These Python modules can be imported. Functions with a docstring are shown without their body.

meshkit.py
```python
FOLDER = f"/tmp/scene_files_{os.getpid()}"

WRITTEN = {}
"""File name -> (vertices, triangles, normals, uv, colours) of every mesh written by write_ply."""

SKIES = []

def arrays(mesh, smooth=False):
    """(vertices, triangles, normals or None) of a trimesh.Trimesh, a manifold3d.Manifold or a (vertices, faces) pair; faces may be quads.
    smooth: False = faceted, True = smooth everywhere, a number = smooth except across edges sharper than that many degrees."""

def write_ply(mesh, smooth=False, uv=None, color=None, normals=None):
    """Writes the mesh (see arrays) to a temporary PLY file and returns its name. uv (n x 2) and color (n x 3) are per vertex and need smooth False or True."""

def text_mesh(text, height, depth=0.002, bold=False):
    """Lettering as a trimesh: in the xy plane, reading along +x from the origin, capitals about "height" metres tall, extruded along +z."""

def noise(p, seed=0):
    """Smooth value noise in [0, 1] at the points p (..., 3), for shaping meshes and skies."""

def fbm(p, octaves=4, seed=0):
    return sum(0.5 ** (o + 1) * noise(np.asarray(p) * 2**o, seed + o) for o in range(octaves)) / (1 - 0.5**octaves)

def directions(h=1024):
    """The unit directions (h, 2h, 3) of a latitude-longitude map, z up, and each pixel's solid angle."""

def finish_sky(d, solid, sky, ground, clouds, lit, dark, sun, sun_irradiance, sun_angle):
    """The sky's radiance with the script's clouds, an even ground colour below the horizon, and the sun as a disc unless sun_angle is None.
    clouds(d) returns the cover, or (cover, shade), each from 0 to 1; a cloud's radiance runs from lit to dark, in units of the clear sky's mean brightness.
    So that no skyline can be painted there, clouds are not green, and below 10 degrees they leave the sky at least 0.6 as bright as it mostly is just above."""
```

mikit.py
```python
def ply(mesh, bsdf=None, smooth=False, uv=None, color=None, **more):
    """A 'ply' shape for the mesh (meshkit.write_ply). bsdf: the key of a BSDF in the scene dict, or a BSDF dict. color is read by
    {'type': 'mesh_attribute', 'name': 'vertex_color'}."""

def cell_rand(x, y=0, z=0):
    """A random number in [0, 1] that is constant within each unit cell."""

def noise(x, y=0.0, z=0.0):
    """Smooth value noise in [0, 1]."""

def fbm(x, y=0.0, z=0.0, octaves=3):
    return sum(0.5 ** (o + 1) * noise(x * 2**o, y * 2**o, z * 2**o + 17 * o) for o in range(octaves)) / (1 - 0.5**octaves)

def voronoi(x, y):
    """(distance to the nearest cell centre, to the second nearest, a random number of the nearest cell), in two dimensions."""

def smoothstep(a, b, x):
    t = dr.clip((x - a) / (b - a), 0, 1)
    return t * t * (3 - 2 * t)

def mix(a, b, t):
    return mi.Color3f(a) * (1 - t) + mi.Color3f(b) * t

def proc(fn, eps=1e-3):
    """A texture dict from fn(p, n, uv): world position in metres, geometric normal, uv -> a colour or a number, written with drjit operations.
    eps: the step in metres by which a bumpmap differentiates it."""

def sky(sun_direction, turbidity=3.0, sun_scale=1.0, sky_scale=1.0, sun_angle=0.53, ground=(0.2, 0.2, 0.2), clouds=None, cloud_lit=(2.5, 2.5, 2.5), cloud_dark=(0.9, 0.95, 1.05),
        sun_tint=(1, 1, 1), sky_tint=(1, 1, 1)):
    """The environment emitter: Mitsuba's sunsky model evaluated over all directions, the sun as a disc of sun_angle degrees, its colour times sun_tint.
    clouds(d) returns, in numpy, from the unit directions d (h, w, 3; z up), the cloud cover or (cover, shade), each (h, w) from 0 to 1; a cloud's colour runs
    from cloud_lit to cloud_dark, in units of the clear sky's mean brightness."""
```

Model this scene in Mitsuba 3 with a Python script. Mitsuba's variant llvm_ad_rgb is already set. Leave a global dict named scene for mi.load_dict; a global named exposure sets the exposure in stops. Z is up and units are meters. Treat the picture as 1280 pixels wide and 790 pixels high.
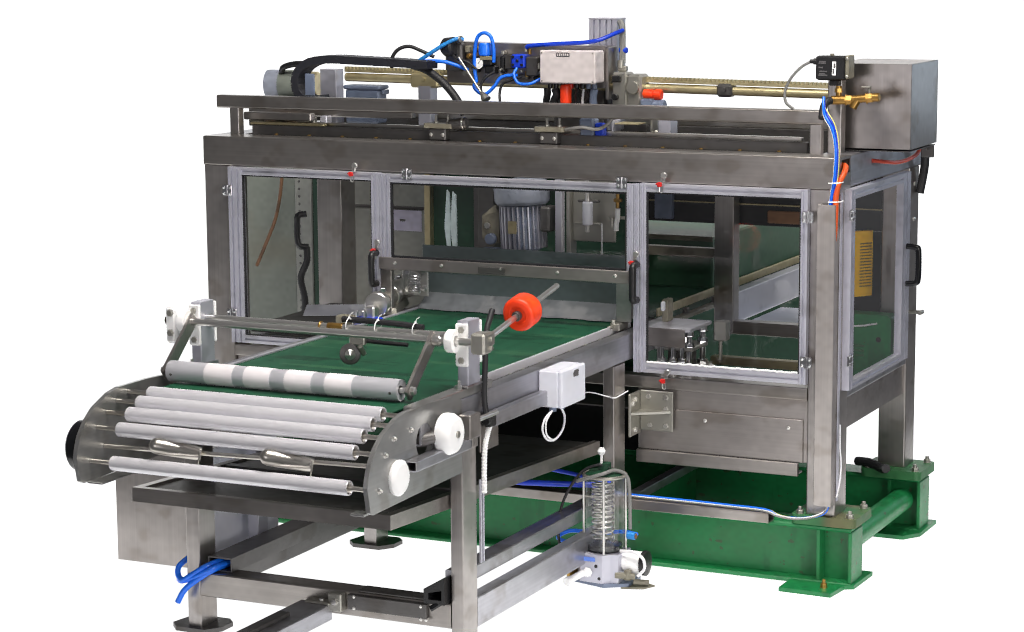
import math, random
import numpy as np, trimesh, mitsuba as mi, drjit as dr
from shapely.geometry import Polygon, Point, box as sbox
import mikit
from mikit import noise, fbm, smoothstep, mix
T = mi.ScalarTransform4f
random.seed(7)
# ---------------------------------------------------------------- camera, light, exposure
YAW, PIT, ROL, FPX = -0.44755324, 0.15793458, -0.00677351, 2966.57
EYE = np.array([4.1316101, -6.3557463, 1.8457102])
cy, sy, cp, sp = math.cos(YAW), math.sin(YAW), math.cos(PIT), math.sin(PIT)
FWD = np.array([sy*cp, cy*cp, -sp]); R0 = np.array([cy, -sy, 0.0]); U0 = np.cross(R0, FWD)
UP = -math.sin(ROL)*R0 + math.cos(ROL)*U0
exposure = 0.0
scene = {'type': 'scene'}
labels = {}
scene['camera'] = {'type': 'perspective', 'fov_axis': 'x', 'fov': math.degrees(2*math.atan(640/FPX)),
                   'to_world': T().look_at(origin=EYE.tolist(), target=(EYE+FWD).tolist(), up=UP.tolist()),
                   'near_clip': 0.05, 'far_clip': 200.0}
def rgb(r, g, b):
    return [((c/255.0)/12.92 if c < 10 else ((c/255.0+0.055)/1.055)**2.4) for c in (r, g, b)]
def col(c): return {'type': 'rgb', 'value': list(c)}

def add(key, mesh, mat, sm=35, **more):
    k, n = key, 0
    while k in scene:
        n += 1; k = '%s_%03d' % (key, n)
    scene[k] = mikit.ply(mesh, mat, smooth=sm, **more)
    return k
def free(key):
    k, n = key, 0
    while k in labels or any(q == k or q.startswith(k+'__') for q in scene):
        n += 1; k = '%s_%03d' % (key, n)
    return k
def thing(key, label, cat, group=None, kind=None):
    k = free(key)
    labels[k] = {'label': label, 'category': cat}
    if group: labels[k]['group'] = group
    return k
def struct(key, mesh, mat, label, sm=False, **more):
    k = add(key, mesh, mat, sm, **more)
    labels[k] = {'label': label, 'kind': 'structure'}
    return k
def note(k, label): labels[k] = {'label': label}

# lamps: an added glowing white sweep in place of the blank background, an overhead soft lamp, a cool side lamp
def glowing_sweep():
    prof = [(-2.0, 0.0), (3.4, 0.0)] + [(3.4+1.2*math.sin(a), 1.2-1.2*math.cos(a)) for a in np.linspace(0.1, math.pi/2, 12)] + [(4.6, 4.2)]
    v, f = [], []
    for y, z in prof: v += [(-6.5, y, z), (3.15-.18*(min(y, 4.6)+2.0), y, z)]
    for i in range(len(prof)-1): f += [(2*i, 2*i+1, 2*i+3), (2*i, 2*i+3, 2*i+2)]
    return trimesh.Trimesh(v, f, process=False)
scene['m_sweep'] = {'type': 'diffuse', 'reflectance': col((.35, .35, .35))}
struct('floor', glowing_sweep(), 'm_sweep', 'added glowing white sweep under and behind the machine in place of the blank background',
       emitter={'type': 'area', 'radiance': col((1.02, 1.02, 1.02))})
def lamp(label, c, aim, w, h, rad):
    k = thing('soft_lamp', label, 'lamp')
    q = {'type': 'rectangle', 'to_world': T().look_at(origin=c, target=aim, up=[0, .3, 1]) @ T().scale([w/2, h/2, 1]),
         'bsdf': {'type': 'diffuse', 'reflectance': col((.6, .6, .6))}, 'emitter': {'type': 'area', 'radiance': col(rad)}}
    scene[k+'__diffuser'] = q
lamp('large warm overhead soft lamp above the conveyor', [2.2, -1.8, 4.4], [1.3, -.6, .6], 2.8, 2.0, (13.0, 12.4, 11.6))
lamp('added unseen soft lamp low at the front left that brightens the front faces', [.9, -5.6, 1.35], [1.4, 0, .8], 2.0, 1.7, (1.35, 1.3, 1.35))  # added fill with no known source, lifts the front-facing steel
lamp('tall cool soft lamp to the right front of the machine', [5.9, -4.0, 1.7], [1.9, -.4, .8], 1.6, 2.4, (8.8, 8.5, 8.3))
lamp('small cool soft lamp to the right rear of the machine', [3.9, 3.5, 1.75], [2.2, .3, 1.1], 1.1, 1.3, (2.0, 2.5, 3.0))
scene['hall'] = {'type': 'constant', 'radiance': col((.10, .10, .105))}    # dim light of the room around

# ---------------------------------------------------------------- materials
def steel(name, base, rough=.38, axis='x', metal=.85, patch=.25, tint=(1.03, 1.0, .96), grain=.16, mot=.12, rg=.12):
    a = {'x': (5, 700, 800), 'y': (700, 5, 800), 'z': (700, 700, 5)}[axis]
    def c(p, n, uv):
        g = .5*noise(p.x*a[0], p.y*a[1], p.z*a[2])+.5*noise(p.x*a[0]*.2+5, p.y*a[1]*.2, p.z*a[2]*.2)
        m = fbm(p.x*5+3, p.y*5, p.z*7, 3); s = smoothstep(.55, .75, fbm(p.x*13, p.y*13+5, p.z*15, 3))
        k = .92+grain*g+patch*1.6*(m-.5)+mot*(noise(p.x*55, p.y*55, p.z*55)-.5)
        return mix(mi.Color3f(base), mi.Color3f([base[i]*tint[i]*.78 for i in range(3)]), s)*k
    def r(p, n, uv):
        return rough+.16*(fbm(p.x*6, p.y*6, p.z*8+9, 3)-.5)+rg*(noise(p.x*a[0], p.y*a[1]+7, p.z*a[2])-.5)
    scene[name] = {'type': 'twosided', 'bsdf': {'type': 'principled', 'base_color': mikit.proc(c), 'roughness': mikit.proc(r), 'metallic': metal, 'specular': .5}}
def paint(name, base, rough=.4, dirt=.2, dcol=(.10, .085, .06), scale=9., spec=.5, metal=0.0, fine=.2):
    def c(p, n, uv):
        s = smoothstep(.52, .74, fbm(p.x*scale+1, p.y*scale, p.z*scale, 4))*dirt
        k = 1-.5*fine+fine*noise(p.x*70, p.y*70, p.z*70)
        return mix(mi.Color3f(base)*k, mi.Color3f(dcol), s)
    scene[name] = {'type': 'twosided', 'bsdf': {'type': 'principled', 'base_color': mikit.proc(c), 'roughness': rough, 'specular': spec, 'metallic': metal}}
def plain(name, base, rough=.4, metal=0., **k):
    scene[name] = {'type': 'twosided', 'bsdf': {'type': 'principled', 'base_color': col(base), 'roughness': rough, 'metallic': metal, **k}}

steel('steel_x', rgb(158, 153, 149), .29, 'x', .9, .36)
steel('steel_y', rgb(176, 176, 182), .34, 'y', .9, .2)
steel('steel_z', rgb(172, 167, 164), .29, 'z', .9, .34)
steel('sheet', rgb(154, 149, 146), .28, 'z', .95, .3)
steel('cover_sheet', rgb(190, 184, 180), .36, 'z', .85, .15)
steel('sheet_x', rgb(166, 160, 157), .34, 'x', .9, .25)
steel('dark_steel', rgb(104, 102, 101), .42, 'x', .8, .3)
steel('polished', rgb(200, 196, 188), .28, 'x', 1.0, .1)
steel('plate_metal', rgb(164, 164, 163), .30, 'y', .8, .2)
steel('alu', rgb(200, 200, 210), .38, 'x', .6, .05, (1, 1, 1), .02, .03, .02)
steel('alu_z', rgb(200, 200, 212), .38, 'z', .6, .05, (1, 1, 1), .02, .03, .02)
paint('roller_alu', rgb(220, 219, 224), .24, .0, rgb(160, 155, 155), 5, .5, .35, .02)
paint('roller_bare', rgb(196, 196, 202), .26, .0, rgb(160, 155, 155), 5, .5, .35, .02)
paint('tape', rgb(222, 217, 220), .5, .05, rgb(190, 180, 180), 14, .5, 0., .04)
def green_col(p, n, uv):
    dust = smoothstep(.50, .78, fbm(p.x*6+1, p.y*6, p.z*9, 4)); run = smoothstep(.58, .74, fbm(p.x*26, p.y*26, p.z*3.5, 4))
    chip = smoothstep(.735, .76, fbm(p.x*46, p.y*46, p.z*46+3, 3)); k = .92+.16*noise(p.x*85, p.y*85, p.z*85)
    c = mix(mix(mi.Color3f(rgb(24, 116, 64)), mi.Color3f(rgb(62, 92, 60)), dust*.35), mi.Color3f(rgb(26, 74, 46)), run*.35)*k
    return mix(c, mi.Color3f(rgb(62, 74, 50)), chip*.7)
scene['green'] = {'type': 'twosided', 'bsdf': {'type': 'principled', 'base_color': mikit.proc(green_col), 'roughness': mikit.proc(lambda p, n, uv: .30+.22*fbm(p.x*14, p.y*14, p.z*14, 3)), 'specular': .5}}
paint('green_dusty', rgb(44, 100, 58), .5, .9, rgb(96, 92, 62), 5)
paint('casing_green', rgb(46, 84, 58), .5, .5, rgb(66, 78, 58), 7)
paint('dark_green', rgb(20, 62, 42), .5, .4, rgb(30, 40, 30), 5)
def belt_col(p, n, uv):
    lane = fbm(p.x*30, p.y*.6, 2.0, 3); scuff = smoothstep(.58, .72, fbm(p.x*5, p.y*26, 4.0, 4)); pale = smoothstep(.60, .74, fbm(p.x*3+4, p.y*17, 8.0, 4))
    weave = noise(p.x*500, p.y*500, 0.0)
    b = mix(mi.Color3f(rgb(20, 70, 48)), mi.Color3f(rgb(14, 48, 34)), scuff*.75)
    return mix(b, mi.Color3f(rgb(50, 92, 62)), pale*.5)*(.78+.3*lane+.14*weave)
scene['belt'] = {'type': 'twosided', 'bsdf': {'type': 'principled', 'base_color': mikit.proc(belt_col), 'roughness': .5, 'specular': .35}}
paint('white_plastic', rgb(240, 240, 240), .35, .015, rgb(190, 190, 180), 8, .5, 0., .04)
paint('box_white', rgb(216, 218, 228), .3, .1, rgb(180, 176, 165), 8, .5, 0., .04)
paint('box_grey', rgb(206, 198, 198), .35, .15, rgb(170, 160, 155), 12)
paint('bluegrey', rgb(105, 116, 138), .4, .2, rgb(70, 74, 84), 14)
paint('pale_cabinet', rgb(150, 152, 146), .45, .25, rgb(120, 120, 104), 5)
paint('greygreen', rgb(120, 126, 118), .45, .5, rgb(120, 116, 100), 4)
paint('motor_paint', rgb(140, 146, 160), .4, .3, rgb(60, 58, 54), 12)
paint('yellow', rgb(252, 196, 34), .4, .1, rgb(190, 126, 30), 14)
paint('orange', rgb(240, 62, 22), .38, .35, rgb(245, 96, 28), 20, .5, 0., .06)
paint('red', rgb(198, 34, 30), .35, .1, rgb(120, 30, 26), 30)
paint('rust', rgb(122, 88, 62), .7, .6, rgb(60, 48, 36), 12)
paint('brass', rgb(172, 134, 72), .34, .5, rgb(110, 84, 50), 40, .5, .9)
paint('rackgold', rgb(198, 186, 146), .36, .3, rgb(140, 122, 84), 25, .5, .7)
paint('curtain', rgb(84, 94, 96), .22, .5, rgb(78, 84, 84), 8)
paint('curtain_light', rgb(110, 114, 118), .3, .5, rgb(150, 150, 152), 14)
paint('cloth', rgb(176, 192, 196), .8, .2, rgb(150, 160, 166), 16)
paint('paper', rgb(206, 202, 224), .7, .25, rgb(176, 172, 206), 20)
paint('tan', rgb(120, 116, 102), .5, .5, rgb(80, 74, 62), 20)
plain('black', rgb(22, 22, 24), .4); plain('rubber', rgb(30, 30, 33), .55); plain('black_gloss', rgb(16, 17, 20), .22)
plain('chain_black', rgb(34, 35, 42), .5)
plain('blue', rgb(24, 112, 240), .25, clearcoat=.5); plain('blue_dark', rgb(24, 60, 190), .3); plain('cyan', rgb(40, 130, 205), .3)
plain('white_cable', rgb(225, 225, 228), .4); plain('yellow_cable', rgb(214, 208, 130), .4); plain('grey_cable', rgb(120, 120, 118), .45)
plain('orange_cable', rgb(226, 92, 42), .4); plain('red_cable', rgb(190, 72, 56), .4)
plain('print_dark', rgb(88, 86, 88), .5); plain('print_blue', rgb(96, 130, 214), .5)
plain('chrome', rgb(216, 214, 210), .22, .9); plain('mirror_chrome', rgb(220, 220, 222), .12, 1.); plain('zinc', rgb(170, 168, 160), .38, .85)
scene['glass'] = {'type': 'thindielectric', 'int_ior': 1.4}
scene['clear'] = {'type': 'thindielectric', 'int_ior': 1.38}
scene['wrap'] = {'type': 'principledthin', 'base_color': col((.75, .78, .78)), 'spec_trans': .55, 'roughness': .18, 'diff_trans': .6, 'eta': 1.45}

# ---------------------------------------------------------------- mesh helpers
def B(x0, x1, y0, y1, z0, z1, c=.002):
    x0, x1 = sorted((x0, x1)); y0, y1 = sorted((y0, y1)); z0, z1 = sorted((z0, z1))
    c = min(c, .3*min(x1-x0, y1-y0, z1-z0))
    if c <= 0: return trimesh.creation.box(bounds=[[x0, y0, z0], [x1, y1, z1]])
    P = []
    for sx in (0, 1):
        for s2 in (0, 1):
            for s3 in (0, 1):
                X, Y, Z = (x0, x1)[sx], (y0, y1)[s2], (z0, z1)[s3]
                dx, dy, dz = (c, -c)[sx], (c, -c)[s2], (c, -c)[s3]
                P += [(X, Y+dy, Z+dz), (X+dx, Y, Z+dz), (X+dx, Y+dy, Z)]
    return trimesh.convex.convex_hull(np.array(P))
def J(*m): return trimesh.util.concatenate(list(m))
def frame(d):
    d = np.asarray(d, float); d = d/np.linalg.norm(d)
    a = np.cross(d, [0, 0, 1.0] if abs(d[2]) < .9 else [1.0, 0, 0]); a /= np.linalg.norm(a)
    return d, a, np.cross(d, a)
def lathe(prof, p, d, n=32):
    """prof: [(radius, height along d)]"""
    d, a, b = frame(d); p = np.asarray(p, float)
    ang = np.arange(n)*2*math.pi/n; ring = np.cos(ang)[:, None]*a+np.sin(ang)[:, None]*b
    v, f = [], []
    for r, h in prof: v.append(p+d*h+ring*r)
    m = len(prof)
    for i in range(m-1):
        for j in range(n):
            k = (j+1) % n
            f += [(i*n+j, i*n+k, (i+1)*n+k), (i*n+j, (i+1)*n+k, (i+1)*n+j)]
    v = np.vstack(v); t = trimesh.Trimesh(v, f, process=False)
    return t
def C(p0, p1, r, n=32, c=None):
    p0, p1 = np.asarray(p0, float), np.asarray(p1, float); L = np.linalg.norm(p1-p0)
    c = min(.15*r, .1*L) if c is None else c
    return lathe([(1e-5, 0), (r-c, 0), (r, c), (r, L-c), (r-c, L), (1e-5, L)], p0, p1-p0, n)
def pipe(p0, p1, r, ri, n=32):
    L = np.linalg.norm(np.asarray(p1, float)-np.asarray(p0, float))
    return lathe([(ri, .002), (ri+.001, 0), (r-.001, 0), (r, .002), (r, L-.002), (r-.001, L), (ri+.001, L), (ri, L-.002), (ri, .002)], p0, np.asarray(p1, float)-np.asarray(p0, float), n)
def spline(pts, k=10):
    P = np.array(pts, float)
    if len(P) < 3: return P
    Q = np.vstack([2*P[0]-P[1], P, 2*P[-1]-P[-2]]); out = []
    for i in range(1, len(Q)-2):
        for t in np.linspace(0, 1, k, endpoint=False):
            a, b, c, d = Q[i-1:i+3]
            out.append(.5*(2*b+(c-a)*t+(2*a-5*b+4*c-d)*t*t+(-a+3*b-3*c+d)*t**3))
    return np.vstack(out+[P[-1]])
def cable(pts, r, n=10, k=10, flat=None):
    P = spline(pts, k); t = np.gradient(P, axis=0); t /= np.linalg.norm(t, axis=1, keepdims=True)+1e-12
    _, a, b = frame(t[0]); A = []
    for d in t:
        a = a-d*np.dot(a, d); a /= np.linalg.norm(a); A.append((a, np.cross(d, a)))
    ang = np.arange(n)*2*math.pi/n; v, f = [], []
    for p, (a, b) in zip(P, A): v.append(p+r*(np.cos(ang)[:, None]*a+np.sin(ang)[:, None]*b))
    for i in range(len(P)-1):
        for j in range(n):
            k2 = (j+1) % n
            f += [(i*n+j, (i+1)*n+k2, i*n+k2), (i*n+j, (i+1)*n+j, (i+1)*n+k2)]
    v = np.vstack(v); m = len(v)
    for e, s in ((0, 1), (len(P)-1, -1)):
        v = np.vstack([v, P[e]])
        for j in range(n):
            q = (e*n+j, e*n+(j+1) % n, len(v)-1)
            f.append(q if s > 0 else q[::-1])
    return trimesh.Trimesh(v, f, process=False)
def ext(poly, axis, a0, a1):
    """extrude a polygon given in the other two axes (x: (y,z); y: (x,z); z: (x,y)) from a0 to a1"""
    if not hasattr(poly, 'exterior'): poly = Polygon(poly)
    m = trimesh.creation.extrude_polygon(poly, abs(a1-a0), engine='earcut'); v = m.vertices.copy(); lo = min(a0, a1)
    if axis == 'x': w = np.stack([v[:, 2]+lo, v[:, 0], v[:, 1]], 1)
    elif axis == 'y': w = np.stack([v[:, 0], v[:, 2]+lo, v[:, 1]], 1)
    else: w = np.stack([v[:, 0], v[:, 1], v[:, 2]+lo], 1)
    f = m.faces[:, ::-1] if axis == 'y' else m.faces
    return trimesh.Trimesh(w, f, process=False)
def rnd(x0, y0, x1, y1, r): return sbox(x0+r, y0+r, x1-r, y1-r).buffer(r, quad_segs=4)
def tube(axis, a0, a1, u0, u1, v0, v1, t=.004, r=.005):
    o = rnd(u0, v0, u1, v1, r)
    return ext(Polygon(o.exterior, [rnd(u0+t, v0+t, u1-t, v1-t, max(r-t, .0015)).exterior]), axis, a0, a1)
def tubec(axis, a0, a1, u0, u1, v0, v1, r=.005): return ext(rnd(u0, v0, u1, v1, r), axis, a0, a1)
def profile(axis, a0, a1, u0, u1, v0, v1, nv='u'):
    """slotted aluminium bar: a groove runs along the face(s); front face is low y"""
    w, h = u1-u0, v1-v0
    o = sbox(u0, v0, u1, v1).buffer(-.0015).buffer(.0015, quad_segs=2)
    g = .006
    if axis == 'z':     # u=x, v=y : groove in the y-low face
        m = (u0+u1)/2; cuts = [sbox(m-.0035, v0-.01, m+.0035, v0+g)]
        if w > .03: cuts = [sbox(u0+w*q-.003, v0-.01, u0+w*q+.003, v0+g) for q in (.3, .7)]
    elif axis == 'x':   # u=y, v=z : groove in the y-low face
        m = (v0+v1)/2; cuts = [sbox(u0-.01, m-.0035, u0+g, m+.0035)]
    for c in cuts: o = o.difference(c)
    return ext(o, axis, a0, a1)
def bolt(p, d, r=.009, h=.007):
    d = np.asarray(d, float)
    return J(lathe([(1e-5, h), (r*.9, h), (r, h-.0012), (r, 0), (r*1.25, 0), (r*1.25, -.001)][::-1], p, d, 6))
def screw(p, d, r=.005): return lathe([(r, 0), (r*.95, r*.35), (r*.6, r*.6), (1e-5, r*.65)], p, d, 12)
def move(m, x=0, y=0, z=0):
    m = m.copy(); m.apply_translation([x, y, z]); return m
def ring_in_plane(c, d, r, t, n=24): 
    d, a, b = frame(d)
    return cable([np.asarray(c)+r*(math.cos(q)*a+math.sin(q)*b) for q in np.linspace(0, 2*math.pi, n)], t, 8, 2)

W, D = 2.1, .80
ZB, ZT = 1.141, 1.234      # top beams
ZP = .205                  # top of the foot plates on the base

# ---------------------------------------------------------------- green base frame
k = thing('machine_chassis', 'green painted welded base of I-beams under the steel enclosure', 'chassis')
def ibeam(y, x0, x1, face):
    a = [B(x0, x1, y-.006, y+.006, .014, .164, .001), B(x0, x1, y-.055, y+.055, 0.002, .014, .003), B(x0, x1, y-.055, y+.055, .164, .178, .004)]
    return J(*a)
add(k+'__beam', ibeam(.045, -.05, 2.152, -1), 'green')
add(k+'__beam', ibeam(.745, -.05, 2.152, 1), 'green')
for x in (-.02, .72, 1.35): add(k+'__cross_beam', B(x, x+.06, .1, .69, .03, .164, .003), 'green')
for yy in (0.0, .7):
    for x in (.06, 2.048):
        add(k+'__stiffener', B(x, x+.01, yy-.006, yy+.038, .014, .164, .001), 'green')
        add(k+'__stiffener', B(x, x+.01, yy+.052, yy+.098, .014, .164, .001), 'green')
add(k+'__end_plate', B(2.142, 2.153, -.006, .098, .014, .164, .002), 'green')
add(k+'__end_plate', B(2.142, 2.153, .694, .798, .014, .164, .002), 'green')
add(k+'__tie_pipe', C((2.095, .09, .105), (2.095, .70, .105), .036), 'green')
add(k+'__tie_pipe', C((.0, .09, .105), (.0, .70, .105), .036), 'green')
def foot_poly(x0, x1, y0, y1): return [(x0, y0+.03), (x0+.008, y0), (x1-.06, y0), (x1, y0+.07), (x1+.03, y0+.09), (x1+.03, y1), (x0, y1)]
add(k+'__foot', ext([(1.972, -.112), (2.128, -.118), (2.138, -.02), (2.162, -.006), (2.166, .16), (1.972, .16)], 'z', 0, .012), 'green')
add(k+'__foot', ext([(1.972, .60), (2.128, .60), (2.166, .66), (2.166, .84), (1.972, .84)], 'z', 0, .012), 'green')
add(k+'__foot', ext([(-.06, -.112), (.09, -.112), (.09, .16), (-.06, .16)], 'z', 0, .012), 'green')
add(k+'__foot', ext([(-.06, .60), (.09, .60), (.09, .84), (-.06, .84)], 'z', 0, .012), 'green')
q = add(k+'__anchor_bolt', J(bolt((2.09, -.062, .012), (0, 0, 1), .010, .012), C((2.09, -.062, .02), (2.09, -.062, .036), .005)), 'brass')
for (x0, x1, y0, y1) in ((1.972, 2.165, -.018, .158), (1.972, 2.165, .645, .825), (-.05, .15, -.018, .158), (-.05, .15, .645, .825)):
    pl = add(k+'__mounting_plate', ext(rnd(x0, y0, x1, y1, .02), 'z', .1785, ZP-.0), 'green_dusty')
    for (bx, by) in ((x0+.022, y0+.022), (x1-.022, y0+.022), (x1-.022, y1-.022)):
        add(pl+'__bolt', J(bolt((bx, by, ZP), (0, 0, 1), .011, .011), C((bx, by, ZP+.008), (bx, by, ZP+.02), .006)), 'zinc')

# ---------------------------------------------------------------- steel enclosure
k = thing('machine_enclosure', 'brushed steel machine enclosure with framed glass doors on the green base', 'machine')
EN = k
# posts
for (x0, x1, y0, y1) in ((0, .098, .0, .1), (2.012, 2.1, .0, .103), (2.012, 2.1, .70, .80), (0, .098, .7, .8)):
    add(k+'__post', tubec('z', ZP+.001, ZB, x0, x1, y0, y1, .006), 'steel_z')
# beams
fb = add(k+'__top_beam', tube('x', 0, 2.097, 0, .1, ZB, ZT, .005, .006), 'steel_x'); note(fb, 'long front top beam above the glass doors')
cap = Polygon(sbox(0.001, ZB+.001, .099, ZT-.001).exterior, [sbox(.014, 1.186, .09, 1.226).exterior])
add(k+'__end_cap', ext(cap, 'x', 2.0972, 2.1), 'steel_x')
add(k+'__end_cap', B(-.003, -.0002, .002, .098, ZB+.002, ZT-.002, .001), 'steel_x')
add(k+'__top_beam', tubec('y', .1005, .82, 2.008, 2.1, ZB, ZT, .006), 'steel_y')
add(k+'__top_beam', tubec('y', .1005, .82, 0, .092, ZB, ZT, .006), 'steel_y')
add(k+'__top_beam', tubec('x', .093, 2.007, .72, .82, ZB, ZT+.02, .006), 'dark_steel')
add(k+'__roof_plate', B(.095, 2.005, .102, .20, 1.176, 1.181, .001), 'dark_steel')
add(k+'__roof_plate', B(1.27, 2.005, .2005, .5595, 1.176, 1.181, .001), 'dark_steel')
add(k+'__roof_plate', B(.095, 2.005, .56, .715, 1.176, 1.181, .001), 'dark_steel')
# guide beams on the roof
add(k+'__guide_beam', J(B(.10, 1.96, .130, .150, ZT-.04, 1.262, .002), B(.10, 1.96, .150, .20, ZT-.04, 1.249, .002)), 'dark_steel')
add(k+'__linear_rail', J(B(.12, 1.93, .17, .19, 1.2495, 1.272, .002)), 'polished')
add(k+'__guide_beam', J(B(.10, 1.96, .56, .60, 1.19, 1.262, .002)), 'dark_steel')
add(k+'__linear_rail', B(.12, 1.93, .57, .59, 1.2625, 1.282, .002), 'polished')
for x in np.linspace(.2, 1.88, 15):
    add(k+'__rail_screw', screw((x, .115, ZT), (0, 0, 1), .006), 'brass')
# handrail
hr = add(k+'__handrail', tubec('x', .002, 2.022, .080, .118, 1.317, 1.358, .006), 'steel_x'); note(hr, 'long square steel rail carried on short posts above the top beam')
for x0 in (.047, 1.981):
    add(k+'__rail_post', tubec('z', ZT, 1.317, x0, x0+.034, .083, .115, .004), 'steel_z')
add(k+'__mast', tubec('z', ZT, 1.447, 2.02, 2.062, .125, .165, .004), 'steel_z')
# left top bars of the cross head
add(k+'__cross_bar', B(.02, .62, .24, .27, 1.285, 1.318, .003), 'steel_x')
add(k+'__cross_bar', B(.05, .30, .16, .19, 1.275, 1.30, .003), 'steel_x')
# lower front members
add(k+'__cross_member', tubec('x', .0985, 2.0115, .0, .06, .535, .572, .004), 'steel_x')
def apron(x0, x1):
    add(k+'__apron', B(x0, x1, .012, .016, .352, .535, .001), 'sheet_x')
    add(k+'__apron', B(x0+.01, x1-.012, .006, .0115, .352, .477, .001), 'sheet_x')
    add(k+'__apron_rail', J(B(x0, x1-.022, -.006, .0055, .313, .352, .002), B(x0, x1-.03, .006, .06, .313, .318, .001)), 'steel_x')
apron(1.487, 2.011); apron(.099, .62)
for x in (1.70, 1.955): add(k+'__apron_screw', screw((x, .0058, .452), (0, -1, 0), .006), 'chrome')
# right side lower panel and back panel
add(k+'__side_panel', B(2.086, 2.090, .1035, .6995, .44, .533, .001), 'sheet_x')
add(k+'__side_rail', tubec('y', .1035, .6995, 2.055, 2.097, .533, .562, .004), 'steel_y')
add(k+'__side_rail', tubec('y', .1035, .6995, .003, .045, .533, .562, .004), 'steel_y')
add(k+'__side_panel', B(.012, .016, .1035, .6995, .33, .533, .001), 'sheet_x')
# rear inner portal frame
add(k+'__rear_frame', tubec('z', .59, ZB, 1.462, 1.528, .70, .755, .004), 'steel_z')
add(k+'__rear_frame', tubec('x', 1.5285, 2.011, .70, .75, .59, .632, .004), 'sheet_x')
add(k+'__rear_frame', tubec('z', .2, ZB, .62, .68, .70, .755, .004), 'dark_steel')
# conduit cover with cables on the right front post
cc = add(k+'__conduit_cover', J(B(2.046, 2.098, -.034, -.0306, .24, 1.104, .001), B(2.046, 2.049, -.0302, -.0005, .24, 1.104, .001), B(2.095, 2.098, -.0302, -.0005, .24, 1.104, .001)), 'cover_sheet')
note(cc, 'tall flat grey cable cover on the right front post')

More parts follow.
